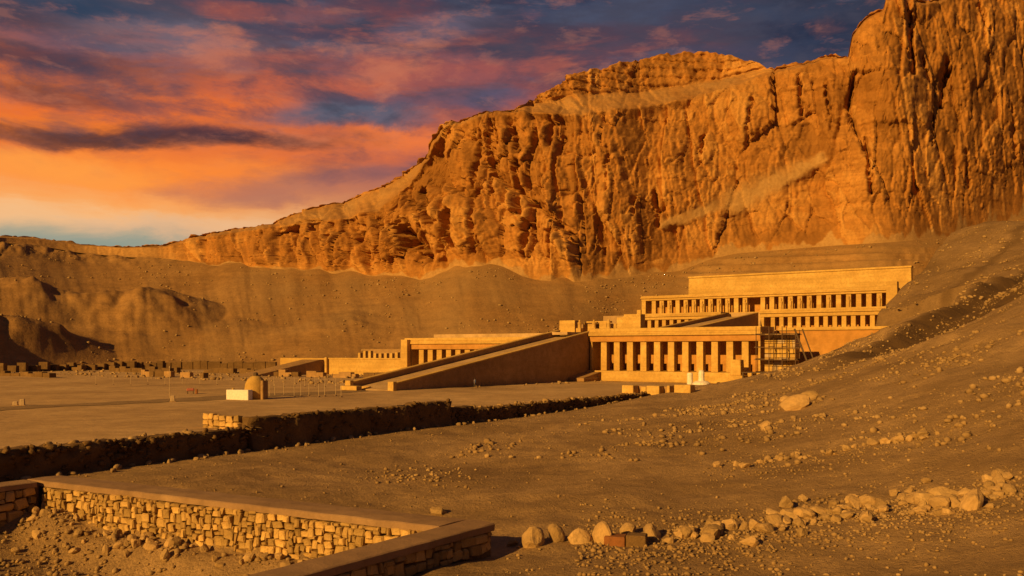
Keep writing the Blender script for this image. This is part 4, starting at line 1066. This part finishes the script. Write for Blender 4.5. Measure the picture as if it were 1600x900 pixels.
# stones strewn along the lip of the court and the foot of the retaining wall
pts, ss = [], []
for i in range(420):
    bb = random.uniform(-126, -40); top_ = random.random() < .55
    a = 29.3 - abs(random.gauss(0, .8)) if top_ else 29.9 + abs(random.gauss(0, .5)); x, y = W2(a, bb)
    pts.append((x, y, (float(court_z(x, y)) if top_ else float(ground_z(x, y))))); ss.append(random.choice((.15, .2, .28, .4, .55)) * (1 if top_ else .9))
scatter('rubble', pts, ss, SMALL, M['pebble'])
pts, ss = [], []
for i in range(1500):
    bl = random.uniform(0, 92); bb = bl - 130.0
    zt = (top_mid(bb) if 36.6 < bl < 56.5 else top_low(bb)); zz_ = base_z(bb) + .5 + (zt - base_z(bb) - .45) * random.random() ** .7
    x, y = W2(29.72 + random.uniform(-.12, .14), bb); pts.append((x, y, zz_)); ss.append(random.choice((.16, .22, .28, .36, .45)))
scatter('rubble', pts, ss, SMALL, M['mudwall'])
# blocks and stones strewn over the court in front of the low walls
pts, ss = [], []
for i in range(700):
    a = random.uniform(-150, 5); bb = random.choice((random.gauss(-18, 5), random.gauss(-32, 3), random.gauss(-4, 2)));
    if -9 < a < 2 and bb > -52: continue
    x, y = W2(a, bb); pts.append((x, y, float(court_z(x, y)))); ss.append(random.choice((.2, .3, .4, .55, .8)))
scatter('rubble', pts, ss, SMALL, M['pebble'])

# fallen rock strewn down the talus
vis_ = np.nonzero(((XC > -20) & (XC < 1620) & (tr > .04) & (tr < .97)).ravel())[0]
wgt = np.clip(.12 + fbm(tx3 / 25, ty3 / 25, 3.0, 3) + .5 * sstep(.75, .98, tr) + .4 * sstep(.25, .05, tr), 0, 2).ravel()[vis_]
pick = RNG.choice(vis_, 5000, p=wgt / wgt.sum())
jt = RNG.normal(0, .6, (len(pick), 2))
scatter('scree', np.stack([tx3.ravel()[pick], ty3.ravel()[pick], tz3.ravel()[pick]], -1), .22 + 1.1 * RNG.random(len(pick)) ** 7, TINY, M['pebble'])

# ------------------------------------------------------------------ low ruined walls across the court
def ruin_line(a0, a1, b0, label, hh=0.8, n=None, dark=False):
    T = root('ruined_wall', a0, b0, 0, label, 'ruin')
    x = 0; L = a1 - a0
    while x < L:
        w = random.uniform(1.2, 3.2)
        if random.random() < .8:
            b = B(); b.box(x, min(x + w, L) - .05, random.uniform(-.1, .1), random.uniform(.8, 1.3), -.3, hh * random.uniform(.5, 1.15), .06); b.build('block', M['mudwall'] if dark or random.random() < .45 else M['ramp_side'], T)
        x += w
    return T
ruin_line(-122, -88, -44, 'long low broken wall lying at the far left of the court', 1.0, dark=True)
ruin_line(-84, -62, -30, 'low dark masonry heap in the left middle of the court', 1.1)
ruin_line(-62, -40, -14, 'line of low blocks before the farthest bright wall', 1.2)
ruin_line(-38, -12, -14, 'line of low blocks between the bright low wall and the great ramp', 1.1)
ruin_line(-150, -96, -12, 'low terrace edge coloured dark for the shade under the left hill', 1.3, dark=True)  # this edge and the next: dark brick stands in for shade
ruin_line(-95, -64, -6, 'low terrace edge left of the farthest bright wall', 1.2, dark=True)
T = None  # dark wall lengths stand in for the shade band under the left hill
px = -60.0
while px < 425:
    dpx = random.uniform(9, 20); D = float(np.interp(px, pc, D0)) - 5.0; x0 = (px - 800) / F * D; w = dpx / F * D
    if T is None: T = empty('shade_wall', (x0, D, 0), 0, 'long low wall coloured dark for the shade at the foot of the left hill', 'wall'); o0 = (x0, D)
    if random.random() < .97:
        b = B(); b.box(x0 - o0[0], x0 - o0[0] + w - .03, D - o0[1] + random.uniform(-.2, .2), D - o0[1] + 1.4, -.5, random.uniform(1.2, 2.2), .1); b.build('shade_wall_length', M['mudwall'], T)
    px += dpx

# ------------------------------------------------------------------ domed mud hut with its whitewashed front wall
x, y = on_court(385, 623)
T = empty('mud_hut', (x, y, -0.02), PHI + .25, 'small domed mud hut with a bright whitewashed box wall in front', 'hut')
b = B(); b.lathe([(1.15, -.1), (1.13, .9), (1.05, 1.5), (.85, 1.95), (.55, 2.25), (.3, 2.36)], 18, .62, .7); b.build('dome', M['temple'], T, smooth=True)
b = B(); b.lathe([(.28, 2.3), (.26, 2.6), (.14, 2.72)], 8, .62, .7); b.build('vent', M['wood'], T)
b = B(); b.box(-1.55, 1.15, -1.25, -.5, -.1, .98, .04); b.build('front_wall', M['white'], T)
b = B(); b.box(-1.05, -.85, -1.0, -.8, .982, 1.15, .02); b.build('wall_stub', M['temple'], T)
b = B(); b.box(1.62, 1.95, .1, 1.0, -.1, 1.9, .05); b.build('side_buttress', M['ramp_side'], T)

# ------------------------------------------------------------------ rope barrier posts
def make_post():
    o = empty('barrier_post', (0, 0, 0))
    b = B(); b.tube((0, 0, -.1), (0, 0, 1.25), .035, .03); b.build('post', M['pole'], o)
    b = B(); b.lathe([(.05, 1.25), (.055, 1.29), (.02, 1.33)], 8); b.build('finial', M['pole'], o)
    b = B(); b.lathe([(.16, -.05), (.14, .05), (.06, .08)], 8); b.build('foot', M['steel'], o)
    return o
def copy_tree(o):
    c = o.copy(); COL.objects.link(c)
    for ch in o.children:
        d = ch.copy(); COL.objects.link(d); d.parent = c
    return c
proto = None
posts = [(t, 'pale slim barrier post in the row beside the great ramp', 'barrier posts beside the great ramp') for t in [(622 + 11.5 * k, 609.5 - .75 * k) for k in range(11)]]
posts += [(t, 'pale slim barrier post in the rows between the hut and the great ramp', 'barrier posts between hut and ramp') for t in
          [(418 + 13 * k + random.uniform(-3, 3), 619 - 1.0 * k % 3) for k in range(10)] + [(428 + 16 * k, 604.0) for k in range(7)]]
posts += [(t, 'pale slim barrier post in the thin row left of the domed hut', 'barrier posts left of the hut') for t in [(150 + 27 * k, 600.5 + .4 * (k % 3)) for k in range(8)]]
for (px, py), lab, gr in posts:
    o = make_post() if proto is None else copy_tree(proto)
    if proto is None: proto = o
    x, y = on_court(px, py); o.location = (x, y, -.05); tag(o, lab, 'post', gr)
# tall thin lamp poles
for px, py, hh, lab in [(265, 622, 3.2, 'tall thin pole on the court left of the hut'), (540, 582, 3.5, 'short thin pole beside the little shaded ramp')]:
    x, y = on_court(px, py); T = empty('pole', (x, y, -.05), 0, lab, 'pole')
    b = B(); b.tube((0, 0, 0), (0, 0, hh), .035, .025); b.build('shaft', M['pole'], T)
    b = B(); b.lathe([(.06, hh), (.07, hh + .1), (.03, hh + .18)], 8); b.build('lamp_head', M['pole'], T)

# small reddish stand
x, y = on_court(299, 615)
T = empty('cloth_stand', (x, y, 0), .3, 'low stand draped in reddish cloth on the court left of the hut', 'stand')
b = B(); b.box(-.5, .3, -.3, .3, .3, .62, .06); b.build('cloth', M['red'], T)
b = B(); b.box(.42, .7, -.25, .25, -.05, .5, .05); b.build('side_box', M['redbrick'], T)
for sx_ in (-1, 1):
    for sy_ in (-1, 1):
        b = B(); b.box(sx_ * .3 - .14, sx_ * .3 - .06, sy_ * .22 - .04, sy_ * .22 + .04, -.05, .296); b.build('leg', M['wood'], T)

# ------------------------------------------------------------------ people, far off on the court
def person(px, py, label, top_m, rz, stride=.12, robe=False, scale=1.0):
    x, y = on_court(px, py)
    T = empty('person', (x, y, 0), rz, label, 'person'); T.scale = (scale,) * 3
    V_, E_, Rr = [], [], []
    def v(p, r, par=None):
        V_.append(p); Rr.append(r)
        if par is not None: E_.append((par, len(V_) - 1))
        return len(V_) - 1
    pel = v((0, 0, .95), .15); wa = v((0, 0, 1.12), .13, pel); ch_ = v((0, 0, 1.34), .16, wa); nk = v((0, 0, 1.5), .06, ch_); hd = v((0, -.02, 1.6), .095, nk); v((0, -.01, 1.72), .085, hd)
    for s in (-1, 1):
        hip = v((s * .09, 0, .88), .095, pel); kn = v((s * .10, -s * stride - .02, .48), .06, hip); an = v((s * .10, -s * stride * 1.3, .09), .042, kn); v((s * .11, -s * stride * 1.3 - .17, .03), .04, an)
        sh = v((s * .19, 0, 1.40), .06, ch_); elb = v((s * .25, .03, 1.12), .042, sh); wr = v((s * .26, -.05, .87), .028, elb); pm = v((s * .26, -.07, .80), .035, wr)
        for k in range(4): v((s * .26, -.04 - .022 * k, .71 - .008 * (k in (1, 2))), .009, pm)
        v((s * .245, -.12, .77), .01, pm)
    me = bpy.data.meshes.new('body'); me.from_pydata(V_, E_, []); me.materials.append(M['skin'])
    o = bpy.data.objects.new('body', me); COL.objects.link(o); o.parent = T
    sk = o.modifiers.new('skin', 'SKIN'); o.modifiers.new('sub', 'SUBSURF').levels = 1
    if not me.skin_vertices: me.skin_vertices.new()
    for d, r in zip(me.skin_vertices[0].data, Rr): d.radius = (r, r)
    me.skin_vertices[0].data[0].use_root = True
    b = B(); b.lathe([(.105, 1.62), (.112, 1.68), (.10, 1.76), (.05, 1.81)], 10, 0, .01); b.build('hair', M['hair'], T, True)
    if robe:
        b = B(); b.lathe([(.30, .12), (.25, .6), (.20, 1.0), (.22, 1.3), (.20, 1.45), (.09, 1.52)], 12); b.build('robe', top_m, T, True)
    else:
        b = B(); b.lathe([(.20, .86), (.185, 1.1), (.215, 1.34), (.20, 1.44), (.085, 1.51)], 12); b.build('shirt', top_m, T, True)
        b = B()
        for s in (-1, 1): b.tube((s * .10, -s * stride * 1.2, .12), (s * .09, 0, .90), .075, .115, 9)
        b.build('trousers', M['dcloth'], T, True)
person(742, 606, 'small figure in blue shirt on the sand before the great ramp', M['blue'], 1.2, scale=.72)
for px, py, lab in [(270, 627, 'short pale marker stone near the tall thin pole'), (35, 633, 'short pale marker stone on the dark track at the far left'), (24, 633, 'lower squat marker stone at the far left end of the track')]:
    x, y = on_court(px, py); T = empty('marker_stone', (x, y, -.05), .3, lab, 'marker stone')
    b = B(); b.box(-.22, .22, -.16, .16, 0, .62 if px > 30 else .4, .05, .03); b.build('block', M['pole'], T)
    b = B(); b.box(-.3, .3, -.24, .24, -.1, .06, .03); b.build('base', M['ramp_side'], T)
